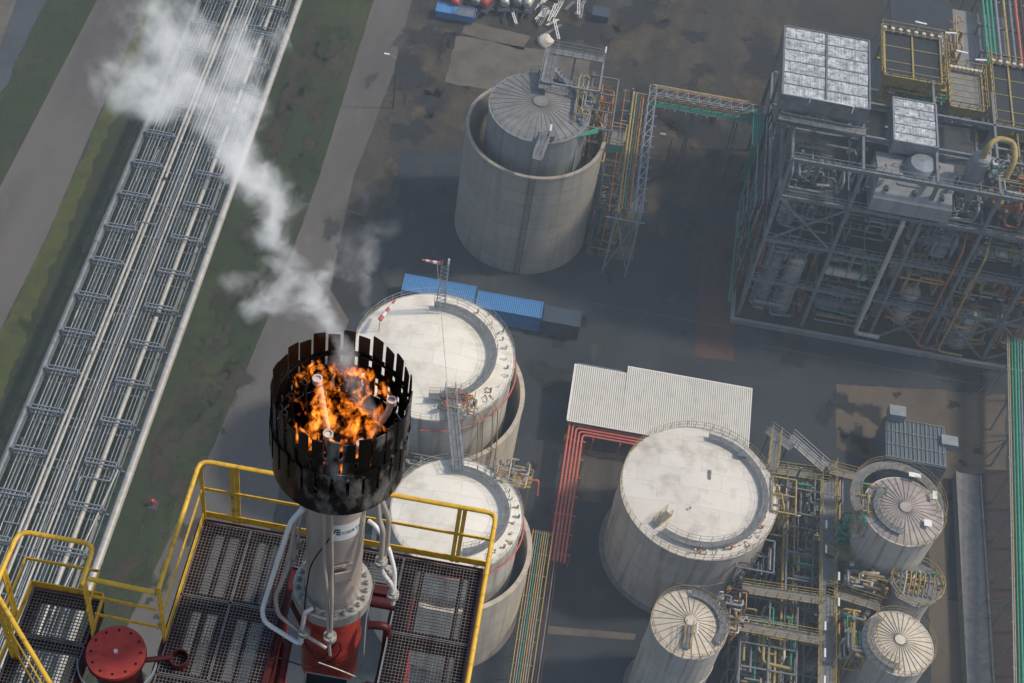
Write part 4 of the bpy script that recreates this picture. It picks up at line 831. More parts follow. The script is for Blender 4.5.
# ------------------------------------------------------------------ shed with pale corrugated roof, red pipes
sh=thing('shed','long low shed with pale corrugated metal roof left of the big pale tank','shed',(19,114,0))
r0=at(575,365,4);r1=at(752,388,4.4);r2=at(747,440,4);rn_=at(628,366,4.4)
b=MB(); b.span(r0.x+.3,r1.x-.3,r2.y+.3,r1.y-.3,0,3.7); b.build('wall','corrg',sh)
b=MB(); xs=rn_.x; yb=at(571,419,4).y; yt=at(575,365,4).y; yt2=rn_.y
b.add([(r0.x,yb,3.8),(xs,yb,3.8),(xs,yt,4.2),(r0.x,yt,4.2)],[(0,1,2,3)]); b.add([(xs,yb-.0,3.8),(r1.x,yb,3.8),(r1.x,yt2,4.35),(xs,yt2,4.35)],[(0,1,2,3)])
b.build('roof','corr',sh)
b=MB(); b.bar((r0.x,yt,4.12),(xs,yt,4.12),.14); b.bar((xs,yt2,4.28),(r1.x,yt2,4.28),.14); b.bar((r1.x,yb,3.8),(r1.x,yt2,4.35),.14); b.bar((r0.x,yb,3.75),(r0.x,yt,4.15),.14); b.bar((r0.x,yb-.06,3.7),(r1.x,yb-.06,3.7),.16); b.build('gutter','white',sh)
rp=thing('pipe_run','bundle of red pipes turning the corner beside the pale corrugated shed','pipe run',(8,105,0))
x0=at(570,421,3.0).x; y0=at(570,421,3.0).y; ye2=at(548,560,3).y; xe2=at(655,436,3).x
for i in range(5):
    b=MB(); d=i*.42; b.bend([(xe2,y0-d,3),(x0+d,y0-d,3),(x0+d-.1,ye2,3)],.13,.4,8); b.build('pipe','pink',rp)
b=MB()
for k in range(7): y=y0-2.5-k*2.6; b.bar((x0-.2,y,2.8),(x0+2.1,y,2.8),.14); b.bar((x0-.2,y,0),(x0-.2,y,2.8),.14); b.bar((x0+2.1,y,0),(x0+2.1,y,2.8),.14)
for k in range(3): x=x0+3+k*3.2; b.bar((x,y0+.2,2.8),(x,y0-2,2.8),.14); b.bar((x,y0-2,0),(x,y0-2,2.8),.14)
b.build('support','pink',rp)
yr=thing('pipe_run','narrow rack of yellow, green and purple pipes running down beside the smaller white tank','pipe run',(6,85,0))
xa=at(536,530,4).x; ya=at(536,530,4).y
for i,mm in enumerate(('dyellow','galv','green','dyellow','ochre','pipe','dyellow')):
    b=MB(); b.tube([(xa+i*.24,ya,4),(xa+i*.24,ya-32,4)],.065,6); b.build('pipe',mm,yr)
for i in range(3): b=MB(); b.tube([(xa+2.25+i*.3,ya+3,3),(xa+2.25+i*.3,ya-32,3)],.07,6); b.build('pipe',('dred','piped','dred')[i],yr)
b=MB()
for k in range(12):
    y=ya-.2-k*2.7; b.bar((xa-.3,y,3.85),(xa+1.9,y,3.85),.1); b.bar((xa-.3,y,0),(xa-.3,y,4),.1); b.bar((xa+1.9,y,0),(xa+1.9,y,4),.1)
b.bar((xa-.3,ya,4.1),(xa-.3,ya-32,4.1),.1); b.bar((xa+1.9,ya,4.1),(xa+1.9,ya-32,4.1),.1); b.build('rack_frame','dyellow',yr)
# equipment box
eb=thing('ventilation_unit','blue-grey louvred ventilation unit behind the brown ribbed tank','ventilation unit',(50,115,0))
e0=at(885,416,4.5); e1=at(955,470,4.5); hz=4.5
b=MB(); b.span(e0.x,e1.x-1.0,e1.y,e0.y,0,hz); b.build('casing','corrg',eb)
b=MB()
for i in range(14): x=e0.x+.3+i*(e1.x-e0.x-1.6)/13; b.span(x-.05,x+.05,e1.y+.2,e0.y-.2,hz+.003,hz+.12)
for i in range(4): y=e1.y+.2+i*(e0.y-e1.y-.4)/3; b.span(e0.x+.1,e1.x-1.1,y-.05,y+.05,hz+.003,hz+.15)
for i in range(7): b.span(e0.x+.2,e1.x-1.2,e1.y-.08,e1.y-.01,.4+i*.55,.6+i*.55)
b.build('louvre','piped',eb)
b=MB(); b.span(e0.x+.2,e0.x+2.2,e0.y-.6,e0.y+.9,hz+.004,hz+1.3); b.span(e1.x-1.6,e1.x+.4,e0.y-3.0,e0.y-1.6,hz-.6,hz+.5); b.build('duct','galv',eb)
# long low wall/slab
ls=MB(); w0=at(957,472,1.4);w1=at(985,683,1.4); ls.span(w0.x,w0.x+2.7,w1.y-14,w0.y,0,1.4); ls.span(w0.x+2.7,w0.x+2.9,w1.y-14,w0.y,0,1.6); ls.span(w0.x-.2,w0.x,w1.y-14,w0.y,0,1.6)
single(ls,'concrete_trough',M['seal'],'long grey concrete trough running to the bottom edge right of the ribbed tanks','trough')
# green rack on right
gr=thing('pipe_rack','tall narrow rack of bright green and yellow pipes along the right edge','pipe rack',(63,120,0))
gx=at(1009,430,6).x
def gxy(y): return gx+(y-118)*.05
for i,(mm,r) in enumerate((('dyellow',.1),('green',.1),('green',.16),('green',.16),('galv',.1),('green',.13),('ochre',.1),('green',.12),('dred',.12),('dsteel',.2))):
    b=MB(); b.tube([(gxy(60)+.2+i*.36,60,6),(gxy(133)+.2+i*.36,133,6)],r,8); b.build('pipe',mm,gr)
b=MB()
for k in range(26):
    y=61+k*2.8; g=gxy(y); b.bar((g-.1,y,5.8),(g+4,y,5.8),.14)
    if k%2==0: b.bar((g-.1,y,0),(g-.1,y,6.3),.18); b.bar((g+4,y,0),(g+4,y,6.3),.18)
    if k%4==0: b.bar((g-.1,y,5.5),(g-1.6,y,.2),.12); b.bar((g-.1,y,5.5),(g-1.6,y+2.8,.2),.12)
b.bar((gxy(60)-.1,60,6.3),(gxy(133)-.1,133,6.3),.12); b.bar((gxy(60)+4,60,6.3),(gxy(133)+4,133,6.3),.16); b.build('rack_frame','galv',gr)
# ------------------------------------------------------------------ process unit
pu=thing('process_unit_frame','huge open steel process structure with many decks in the upper right','steel structure',(44,143,0))
cxs=[28,36.3,45,52.3,60,68]; cys=[134,140,146,152,158.5,165]; lv=[7.2,14.5,22,28]
b=MB()
def top(i,j): return 28 if j<3 else (24 if j<4 else 20)
for i,x in enumerate(cxs):
    for j,y in enumerate(cys): b.bar((x,y,0),(x,y,top(i,j)+.1),.42)
b.build('column','steel',pu)
b=MB()
for z in lv:
    for j,y in enumerate(cys):
        if z<=top(0,j): b.bar((cxs[0],y,z),(cxs[-1],y,z),.3,.5)
    for x in cxs: b.bar((x,cys[0],z),(x,cys[-1] if z<=20 else (cys[3] if z>24 else cys[4]),z),.3,.5)
b.build('floor_beam','steel',pu)
b=MB()
for (i,j,l) in ((3,0,0),(0,0,2),(4,0,1),(2,0,0),(4,0,0),(4,0,2)):
    zl=[0]+lv; z0,z1=zl[l],zl[l+1]; x0,x1=cxs[i],cxs[i+1]; y=cys[j]-.25
    b.bar((x0,y,z0),(x1,y,z1),.22); b.bar((x1,y,z0),(x0,y,z1),.22)
for j in range(3):
    b.bar((28,cys[j],0),(28,cys[j+1],14.5),.22); b.bar((28,cys[j+1],0),(28,cys[j],14.5),.22); b.bar((28,cys[j],14.5),(28,cys[j+1],28),.2)
b.build('brace','steel',pu)
rn=random.Random(5)
for l,z in enumerate(lv[:3]):
    for i in range(5):
        for j in range(5):
            if z>top(0,j+1): continue
            y0=cys[j]+.3; y1=cys[j+1]-.3
            if j==0: y0=cys[j]+(.4 if (rn.random()<.45 or l==2) else 3.0)
            if rn.random()<.12 and l<2: continue
            b=MB(); x0_,x1_=cxs[i]+.3,cxs[i+1]-.3
            b.span(x0_,x1_,y0,y1,z+.26,z+.33)
            d=b.build('deck_panel',rn.choice(['glass','dsteel','glass']),pu)
b=MB()
for z in lv:
    n=34
    for k in range(n+1):
        x=28+32*k/n; b.bar((x,133.8,z+.25),(x,133.8,z+1.35),.05)
    for h in (.8,1.35): b.bar((28,133.8,z+h),(60,133.8,z+h),.055)
    for k in range(18): y=134+k; b.bar((27.8,y,z+.25),(27.8,y,z+1.35),.05)
    for h in (.8,1.35): b.bar((27.8,134,z+h),(27.8,152,z+h),.055)
b.build('railing','galv',pu)
b=MB(); b.span(27,68,132.4,132.9,0,.7); b.span(27,27.5,132.9,152,0,.7)
single(b,'kerb_wall',M['shelld'],'low concrete kerb wall in front of the process structure','wall')
# vertical vessels and exchangers inside
def vessel(label,x,y,z0,z1,r,m='pipe',cap='white',group=None,cat='vessel',name='process_vessel'):
    t=thing(name,label,cat,(x,y,z0),group)
    b=MB(); b.lathe((x,y,0),[(r,z0),(r,z1),(r*.93,z1+r*.28),(r*.7,z1+r*.5),(r*.35,z1+r*.62),(.001,z1+r*.65)],28); b.build('shell',m,t)
    b=MB()
    for z in (z0+.4,(z0+z1)/2,z1-.2): b.ring((x,y,z),r+.03,.1,.12,28)
    b.tube([(x,y,z1+r*.5),(x,y,z1+r*.65+.5)],r*.2,10); b.tube([(x,y,z1+r*.65+.4),(x,y,z1+r*.65+.55)],r*.34,12); b.build('nozzle','galv',t)
    return t
def hvessel(label,x0,x1,y,z,r,m,axis='x',name='heat_exchanger',cat='heat exchanger'):
    t=thing(name,label,cat,((x0+x1)/2,y,z-r),None); b=MB()
    f=(lambda a:(a,y,z)) if axis=='x' else (lambda a:((x0+x1)/2,y-(x1-x0)/2+(a-x0),z))
    L_=x1-x0
    b.tube([f(x0),f(x0+r*.2),f(x0+r*.5),f(x1-r*.5),f(x1-r*.2),f(x1)],[r*.3,r*.75,r,r,r*.75,r*.3],20); b.build('shell',m,t)
    b=MB()
    for q in (.18,.5,.82):
        p=Vector(f(x0+L_*q)); d=Vector((.08,0,0)) if axis=='x' else Vector((0,.08,0)); b.tube([p-d,p+d],r*1.12,20)
    b.build('girth_flange','galv',t); b=MB()
    for q in (.25,.75): p=Vector(f(x0+L_*q)); b.bar(p-Vector((0,0,r*.8)),p-Vector((0,0,r+.5)),.5,.3)
    b.build('saddle','dsteel',t); return t
vp=[('tall pale vessel in the lower left bay of the process structure',30.5,136.5,0,11,1.05,'pipe'),
('shorter pale vessel beside it near the orange pipes',33.4,136.6,0,9.5,1.15,'pipew'),
('slim pale column rising by the centre of the process structure',45.9,138.5,0,22,.62,'pipew'),
('long grey cylindrical column with the yellow curved top in the process structure',49.6,137.6,14,30,1.15,'shelld'),
('squat pale green vessel behind the front beams of the structure',48.2,135.8,3,8,1.25,'shell'),
('pale vessel low at the right front of the structure',56.6,136.4,0,5.2,1.7,'pipew'),
('narrow pale vessel near the upper deck right of the column',54.9,139.8,8,17,.7,'pipe'),
('white domed vessel at the left end of the second deck',30.3,137.4,14.8,18,1.0,'pipew'),
('grey vessel beneath the right-hand beams',63.5,137.5,0,12,1.3,'pipe'),
('slender grey vessel behind the front right bay',58.6,139.5,14.8,21,.8,'pipew')]
for v in vp: vessel(v[0],*v[1:6],v[6])
hv=[('horizontal cream heat exchanger with yellow ends on the low front deck',36.9,42.3,136,9.0,.62,'rooft','x'),('small horizontal grey drum on the front left deck',37.5,43.6,137.5,1.3,.9,'shelld','x'),
('horizontal pale drum under the upper decks',53.5,59,137,16.2,.8,'pipew','x'),('dark horizontal exchanger in the rear bays',54,60,144,9.5,.8,'pipe','x'),('short horizontal exchanger at the centre of the frame',46.5,51.5,137,16.3,.7,'galv','x')]
for v in hv: hvessel(*v)
# yellow hoop on column
yh=thing('hoop_pipe','thick yellow looping pipe crowning the long grey column','pipe',(49,144,25))
b=MB(); b.bend([(49.6,137.2,30.2),(49.6,137.4,32.2),(50.6,138.6,32.6),(52.6,138.6,32.4),(52.9,136.6,31.6),(52.5,135.6,29.5)],.36,.8,12); b.build('pipe','dyellow',yh)
manifold('pipe_manifold','green and white valves under the yellow looping pipe','pipework',50.8,52.2,136,137.8,28.2,30.5,['green','pipew','white','galv'],16,66,rr=(.06,.2),valves=5)
# pipes inside the frame, per bay
cols_b=[['orange','pipe','piped','galv','steel'],['green','galv','dyellow','steel','pipe'],['orange','dyellow','pipe','steel','dred','ochre'],['orange','steel','pipe','ochre','galv','dyellow'],['ochre','dyellow','galv','pipe','dred','orange']]
names=['left','second','middle','fourth','right-hand']; ln=['ground floor','first deck','second deck','third deck']
for i in range(5):
    for l in range(4):
        z0=([0]+lv)[l]+.5; z1=([0]+lv)[l+1]-.5
        manifold('pipe_manifold','pipework on the %s of the %s bay of the process structure'%(ln[l],names[i]),'pipework',cxs[i]+.5,cxs[i+1]-.5,134.3,139.5 if l else 138.5,z0,z1,(cols_b[i] if l<2 or i>2 else ['steel','steel','galv','piped']),(24,24,26,36,34)[i],100+i*7+l,rr=(.06,.22),valves=8)
for i in (3,4):
    manifold('pipe_manifold','yellow and grey upper pipework of the %s bay behind the front row'%names[i],'pipework',cxs[i]+.5,cxs[i+1]-.5,141,151,20.5,24.5,['dyellow','dsteel','steel','galv','ochre','dsteel'],26,200+i,rr=(.07,.22),valves=6)
# hopper box
hp=thing('duct_hopper','big grey tapering duct hopper below the small finned cooler','hopper',(44,140,16))
h0=at(862,165,21); h1=at(935,200,21)
b=MB(); x0_,x1_=38.2,47.6; yb_,yt_=132.9,139.5
b.add([(x0_,yb_+.5,22.9),(x1_,yb_+.5,22.9),(x1_,yt_,22.9),(x0_,yt_,22.9),(x0_,yb_,23.5),(x1_,yb_,23.5),(x1_,yt_,26.6),(x0_,yt_,26.6),(x0_,yb_+.2,25.2),(x1_,yb_+.2,25.2),(x0_+.4,yb_+2.2,26.6),(x1_-.4,yb_+2.2,26.6)],
 [(0,1,5,4),(4,5,9,8),(8,9,11,10),(10,11,6,7),(1,2,6,11,9,5),(3,0,4,8,10,7),(3,2,1,0),(2,3,7,6)]); b.build('body','shelld',hp)
b=MB(); b.lathe(((x0_+x1_)/2+.6,yb_+4.6,0),[(2.1,26.6),(2.0,27.2),(1.5,27.9),(.01,28.1)],28); b.build('dome','galv',hp)
b=MB()
for f in (.15,.5,.85): x=x0_+(x1_-x0_)*f; b.box((x,yb_+1.2,26.1),(.35,.8,.3))
b.build('inspection_cover','dsteel',hp)
# air coolers
def cooler(name,label,px0,py0,px1,py1,z,h,nx,ny,top_m,frame_m,legs=2.5,fan=True,group=None,louv=True):
    a=at(px0,py0,z);e=at(px1,py1,z); x0,x1=a.x,e.x;y0,y1=e.y,a.y
    t=thing(name,label,'air cooler',((x0+x1)/2,(y0+y1)/2,z-h-legs),group)
    b=MB()
    for i in range(nx):
        xa=x0+(x1-x0)*i/nx+.15; xb=x0+(x1-x0)*(i+1)/nx-.15
        for j in range(ny):
            ya=y0+(y1-y0)*j/ny+.08; yb=y0+(y1-y0)*(j+1)/ny-.08
            b.add([(xa,ya,z-.12),(xb,ya,z-.12),(xb,yb,z-.05),(xa,yb,z-.05)],[(0,1,2,3)])
            if louv:
                rr=random.Random(i*31+j)
                for q in range(26):
                    xx=xa+(xb-xa)*(q+.5)/26; w_=(xb-xa)/26*.8; tl=rr.uniform(-.02,.05)
                    b.add([(xx-w_/2,ya+.05,z-.06+tl),(xx+w_/2,ya+.05,z-.03),(xx+w_/2,yb-.05,z-.02),(xx-w_/2,yb-.05,z-.04+tl)],[(0,1,2,3)])
    b.build('fin_bundle',top_m,t)
    b=MB(); b.span(x0,x1,y0,y1,z-h,z-.2)
    for y in (y0,y1): b.bar((x0,y,z-h/2+.05),(x1,y,z-h/2+.05),.16,h+.1)
    for x in [x0+(x1-x0)*i/nx for i in range(nx+1)]: b.bar((x,y0,z-h/2+.06),(x,y1,z-h/2+.06),.2,h+.1)
    for j in range(1,ny): y=y0+(y1-y0)*j/ny; b.bar((x0,y,z-.05),(x1,y,z-.05),.1,.12)
    for x in (x0+.2,(x0+x1)/2,x1-.2):
        for y in (y0+.2,y1-.2): b.bar((x,y,z-h-legs),(x,y,z-h),.25)
    for y in (y0+.2,y1-.2): b.bar((x0,y,z-h-legs+.1),(x1,y,z-h-legs+.1),.3)
    b.build('casing',frame_m,t)
    if fan:
        for i in range(nx):
            b=MB(); cx_=x0+(x1-x0)*(i+.5)/nx; r=min((x1-x0)/nx,(y1-y0))*.42; b.lathe((cx_,y0+r+.3,0),[(r*.9,z-h-1.2),(r,z-h)],28); b.lathe((cx_,y0+r+.3,0),[(r,z-h),(r*.9,z-h-1.2),(.01,z-h-1.2)],28); b.build('fan_ring','galv',t)
    return t
cA=cooler('air_cooler','large bright finned air cooler bank at the top left corner of the process structure',785,26,870,110,33,2.0,2,6,'fin','piped',2.4)
a=at(780,108,31);e=at(868,128,31); gangway(cA,(a.x,a.y-.4,30.2),(e.x,a.y-.6,30.2),1.2,'galv','galv')
b=MB(); b.bend([(a.x+3,a.y-.1,32.6),(a.x+3,a.y-.1,33.4),(a.x+8,a.y-.3,33.4),(a.x+8,a.y-.3,32.4)],.07,n=6); b.build('header_pipe','white',cA)
cS=cooler('air_cooler','smaller bright finned air cooler standing above the grey hopper',893,97,938,148,29,1.8,1,5,'fin','galv',3.0)
cooler('air_cooler','dark roofed cooler with yellow railings behind the big cooler bank',884,30,942,85,28,1.5,2,3,'glass','dyellow',3,False,None,False)
cooler('air_cooler','plain grey roofed cooler right of the small finned one',948,70,984,112,25,1.2,1,6,'roofd','dyellow',3,False,None,False)
cooler('air_cooler','brown roofed cooler at the right edge of the picture',990,62,1050,135,25,1.5,3,4,'glass','dyellow',3,False,None,False)
def top_rail(px0,py0,px1,py1,z,label):
    a=at(px0,py0,z);e=at(px1,py1,z); t=thing('guard_rail',label,'railing',((a.x+e.x)/2,(a.y+e.y)/2,z)); b=MB()
    for (p,q) in (((a.x,a.y),(e.x,a.y)),((a.x,e.y),(e.x,e.y)),((a.x,a.y),(a.x,e.y)),((e.x,a.y),(e.x,e.y))):
        for h in (.6,1.2): b.bar((*p,z+h),(*q,z+h),.07)
        n=max(2,int((Vector(p)-Vector(q)).length/1.1))
        for i in range(n+1): x=p[0]+(q[0]-p[0])*i/n; y=p[1]+(q[1]-p[1])*i/n; b.bar((x,y,z),(x,y,z+1.2),.07)
    b.build('rail','dyellow',t)
    for i in range(8):
        x=a.x+.5+(e.x-a.x-1)*i/7; b=MB(); b.tube([(x,a.y-.5,z+.1),(x,a.y-.5,z+.6)],.25,12); b.build('cowl','rooft',t)
top_rail(880,27,945,87,28.1,'yellow guard rail with cowls round the dark roofed cooler'); top_rail(946,66,986,114,25.1,'yellow guard rail with cowls round the plain grey cooler')
top_rail(988,60,1052,137,25.1,'yellow guard rail at the brown cooler on the right edge')
manifold('pipe_manifold','yellow and green pipes in front of the dark roofed cooler','pipework',*( [at(880,95,24).x,at(944,95,24).x,at(900,104,24).y,at(900,84,24).y] ),23,26,['green','dyellow','green','ochre','galv'],34,71,rr=(.08,.2),valves=6)
manifold('pipe_manifold','yellow ladders and pipes between the two roofed coolers','pipework',*( [at(944,40,24).x,at(960,40,24).x,at(950,64,24).y,at(950,25,24).y] ),18,26,['dyellow','ochre','pipew','dyellow'],22,72,rr=(.06,.16),valves=4)
manifold('pipe_manifold','rusty pipework between the grey and brown coolers','pipework',*( [at(982,80,22).x,at(992,80,22).x,at(986,130,22).y,at(986,50,22).y] ),14,24,['dyellow','orange','steel'],24,73,rr=(.06,.16),valves=4)
for k,(px,py,z) in enumerate(((921,23,26),(951,33,26),(962,52,26),(981,60,26),(1000,160,24),(931,173,24),(992,195,24),(823,185,23))):
    a=at(px,py,z); b=MB(); b.box(a,(1.5,.3,.12),.2 if k%2 else -.1); b.bar(a,(a.x,a.y,a.z-2.4),.08)
    single(b,'floodlight',M['lamp'],['white floodlight at the top left behind the dark roofed cooler','white floodlight near the black deck gap','tilted white floodlight left of the green pipes','white floodlight beside the leaning yellow beam','white floodlight low among the right-hand frames','white floodlight below the grey hopper','white floodlight on the far right beams','long white floodlight on the upper left deck'][k],'floodlight','floodlights of the process structure')
# rear structures and pipes at the top right
rb=thing('control_building','dark flat-roofed building at the top right behind the coolers','building',(48,180,0))
a=at(890,0,12); b=MB(); b.span(a.x,a.x+9,172,190,0,12); b.build('wall','shelld',rb); b=MB(); b.span(a.x-.1,a.x+9.1,171.9,190.1,12.003,12.3); b.build('roof','glass',rb)
b=MB(); b.span(a.x+9.8,a.x+18,176,192,0,10); b.build('wall','shelld',rb)
gp=thing('pipe_rack','green and yellow pipes running up between dark roofs at the top right corner','pipe rack',(64,185,0))
for i,(px,mm) in enumerate(((985,'green'),(989,'green'),(993,'green'),(998,'galv'),(1006,'dyellow'),(1012,'steel'),(1018,'pink'),(1023,'dred'))):
    x=at(px,30,12).x; b=MB(); b.tube([(x,162,12),(x,215,12)],.22,8); b.build('pipe',mm,gp)
b=MB()
for k in range(9): y=163+k*6; b.bar((at(980,30,12).x,y,11.7),(at(1026,30,12).x,y,11.7),.25); b.bar((at(980,30,12).x,y,0),(at(980,30,12).x,y,12),.3); b.bar((at(1026,30,12).x,y,0),(at(1026,30,12).x,y,12),.3)
b.build('rack_frame','steel',gp)
for k,(x,y) in enumerate(((70,150),(75,140),(82,155))): pass
# green edge pipe along left side of unit
b=MB(); b.bend([(27.0,152,13),(27.0,152,8),(26.6,150,5),(26.4,134,2)],.14,n=8); single(b,'downpipe',M['green'],'green pipe sloping along the left flank of the process structure','pipe')
manifold('pipe_manifold','dark vertical pipes along the left flank of the process structure','pipework',26.6,27.9,134,152,1,20,['dsteel','steel','galv','green','dred'],40,81,rr=(.06,.14),valves=0)
# big pipe rack standing inside unit: diagonal-looking long grey risers
for i,(px,py,px2,py2,z0,z1,mm,lab) in enumerate(((905,200,868,310,22,0,'shell','pale riser pipe bending down the middle of the process structure'),(963,190,905,340,20,0,'orange','orange riser pipe in the middle bay'),(985,190,930,340,20,0,'dyellow','dull yellow riser pipe right of the orange one'))):
    a=at(px,py,z0); b=MB(); y=133.4-.3*i; b.bend([(a.x+3,y,z1+1.2),(a.x-.2,y,z1+1.2),(a.x-.2,y,z0-1),(a.x+.3,y+3,z0)],(.3,.15,.15)[i],.7,n=10); single(b,'riser_pipe',M[mm],lab,'pipe')
# ------------------------------------------------------------------ vehicles, scrap and bits at the top
def skip(label,px,py,rz):
    p=at(px,py,0); t=thing('skip','%s'%label,'skip',(p.x,p.y,0)); b=MB(); w,l,h=2.2,3.4,1.5
    vs=[]
    for z,s in ((.2,.86),(h,1.0)):
        for x,y in ((-l/2,-w/2),(l/2,-w/2),(l/2,w/2),(-l/2,w/2)): vs.append((p.x+x*s,p.y+y*s,z))
    for z,s in ((h,.94),(.35,.8)):
        for x,y in ((-l/2,-w/2),(l/2,-w/2),(l/2,w/2),(-l/2,w/2)): vs.append((p.x+x*s,p.y+y*s,z))
    f=[(0,1,5,4),(1,2,6,5),(2,3,7,6),(3,0,4,7),(4,5,9,8),(5,6,10,9),(6,7,11,10),(7,4,8,11),(8,9,13,12),(9,10,14,13),(10,11,15,14),(11,8,12,15),(12,13,14,15),(3,2,1,0)]
    b.add(vs,f); b.build('body','blue',t); b=MB()
    for k in range(4): b.span(p.x-l/2+.4+k*.85,p.x-l/2+.5+k*.85,p.y-w/2-.06,p.y-w/2-.0,.3,h)
    b.build('rib','blue',t); b=MB(); b.add([(p.x-l*.45,p.y-w*.45,h-.15),(p.x+l*.45,p.y-w*.45,h-.3),(p.x+l*.42,p.y+w*.45,h-.1),(p.x-l*.45,p.y+w*.45,h-.2)],[(0,1,2,3)]); b.build('scrap_fill','piped' if rz else 'blue',t)
    return t
skip('blue skip at the left end of the yard, below the red trailer',447,16,0); skip('blue skip right beside the first one, holding grey scrap',464,19,1)
def trailer(label,px,py,m,rz=.25,L_=6.,fill='pipe',group='trailers parked at the top of the picture'):
    p=at(px,py,0); t=thing('trailer',label,'trailer',(p.x,p.y,0),group); t.rotation_euler=(0,0,0)
    def R_(x,y,z): return (p.x+x*math.cos(rz)-y*math.sin(rz),p.y+x*math.sin(rz)+y*math.cos(rz),z)
    b=MB(); b.box(R_(0,0,.95),(2.1,L_,.25),rz); b.bar(R_(0,-L_/2,.8),R_(0,-L_/2-1.6,.6),.18); b.build('chassis','dsteel',t)
    b=MB(); b.tube([R_(0,-L_*.38,1.75),R_(0,-L_*.34,1.75),R_(0,L_*.34,1.75),R_(0,L_*.38,1.75)],[.4,.7,.7,.4],16); b.build('drum',m,t)
    for sx in (-.95,.95):
        for sy2 in (-.9,.1):
            w=MB(); a=R_(sx-.13,sy2,.48); e=R_(sx+.13,sy2,.48); w.tube([a,e],.48,16); wh=w.build('wheel','rubber',t); w=MB(); a=R_(sx-.15,sy2,.48); e=R_(sx+.15,sy2,.48); w.tube([a,e],.22,10); w.build('rim','white',wh)
    return t
trailer('red tank trailer behind the left blue skip',455,4,'red',.1); trailer('grey tank trailer just right of the blue skips',478,3,'pipe',-.1); trailer('red tank trailer in the middle of the parked row',489,6,'red',-.35); trailer('white tank trailer right of the red one',503,4,'pipew',.2)
trailer('grey tank trailer beside the scaffold pile',517,4,'piped',.1); trailer('pale tank trailer next to the white beams',530,6,'pipew',-.2)
rn=random.Random(12)
for k in range(30):
    px=rn.uniform(508,585); py=rn.uniform(-6,34) if px<560 else rn.uniform(-8,16); a=at(px,py,0)
    b=MB(); L_=rn.uniform(1.6,4.2); an=rn.gauss(1.3,.35); dx,dy=math.cos(an)*L_/2,math.sin(an)*L_/2; z=rn.uniform(.3,1.2)
    for o in (-.16,.16): b.bar((a.x-dx+o,a.y-dy,z),(a.x+dx+o,a.y+dy,z+.2),.11)
    for i in range(6): f=i/5-.5; b.bar((a.x+2*dx*f-.16,a.y+2*dy*f,z+.1+.2*f),(a.x+2*dx*f+.16,a.y+2*dy*f,z+.1+.2*f),.09)
    for f in (-.4,.4): b.bar((a.x+2*dx*f,a.y+2*dy*f,0),(a.x+2*dx*f,a.y+2*dy*f,z),.1)
    single(b,'scaffold_frame',M[rn.choice(['white','pipew','galv','white','pipe'])],'pale metal scaffold frame in the jumbled pile at the top','scaffold frame','scaffold frames piled at the top of the picture')
a=at(545,42,0); b=MB(); rn=random.Random(3)
vs=[];n1,n2=14,9
for i in range(n1):
    for j in range(n2):
        th=2*PI*i/n1; ph=PI*.5*j/(n2-1); r=1.25*(1+.16*math.sin(3*th+j)+rn.uniform(-.06,.06)); vs.append((a.x+r*math.cos(th)*math.cos(ph),a.y+r*math.sin(th)*math.cos(ph),1.1*math.sin(ph)*(1+rn.uniform(-.1,.1))+.02))
b.add(vs,[(i*n2+j,((i+1)%n1)*n2+j,((i+1)%n1)*n2+j+1,i*n2+j+1) for i in range(n1) for j in range(n2-1)],True); single(b,'bulk_bag',M['tarp'],'crumpled cream bulk bag lying below the scaffold pile','bag')
a=at(600,18,0); b=MB(); b.span(a.x-1.2,a.x+1.2,a.y-1,a.y+1,0,1.1); b.span(a.x-1.3,a.x+1.3,a.y-1.1,a.y+1.1,1.1,1.25); single(b,'crate',M['navy'],'dark crate standing alone on the dirt at the top','crate')
# street lamps
def lampost(label,px,py,h=9,dx=-1.1):
    p=at(px,py,0); t=thing('street_lamp',label,'street lamp',(p.x,p.y,0)); b=MB(); b.tube([(p.x,p.y,0),(p.x,p.y,h)],[.11,.06],10); b.build('pole','dsteel',t)
    b=MB(); b.bend([(p.x,p.y,h-.1),(p.x,p.y,h+.15),(p.x+dx,p.y+.2,h+.3)],.05,n=8); b.build('arm','galv',t); b=MB(); b.box((p.x+dx*1.25,p.y+.25,h+.3),(.75,.28,.14)); b.build('lamp_head','lamp',t)
lampost('dark street lamp post on the grass beside the old concrete road',393,108)
lampost('street lamp standing in the asphalt yard right of the pipe bridge',664,170,6)
rn=random.Random(33)
a=at(566,440,0); b=MB(); b.lathe((a.x,a.y,0),[(.3,0),(.3,.3),(.32,.32),(.3,.34),(.3,.6),(.32,.62),(.3,.64),(.3,.9),(.27,.9),(.27,.87),(.001,.87)],20); single(b,'drum',M['yellow'],'small yellow drum beside the pale corrugated shed','drum')
# hydrant on the grass
a=at(153,505,0); t=thing('hydrant','small red hydrant on a square slab in the grass right of the big pipe rack','hydrant',(a.x,a.y,0))
b=MB(); b.span(a.x-.6,a.x+.6,a.y-.6,a.y+.6,0,.1); b.build('slab','dsteel',t); b=MB(); b.lathe((a.x,a.y,0),[(.25,.1),(.2,.2),(.2,.85),(.26,.9),(.2,1.05),(.001,1.15)],20); b.tube([(a.x-.45,a.y,.65),(a.x+.45,a.y,.65)],.11,10); b.build('body','red',t)
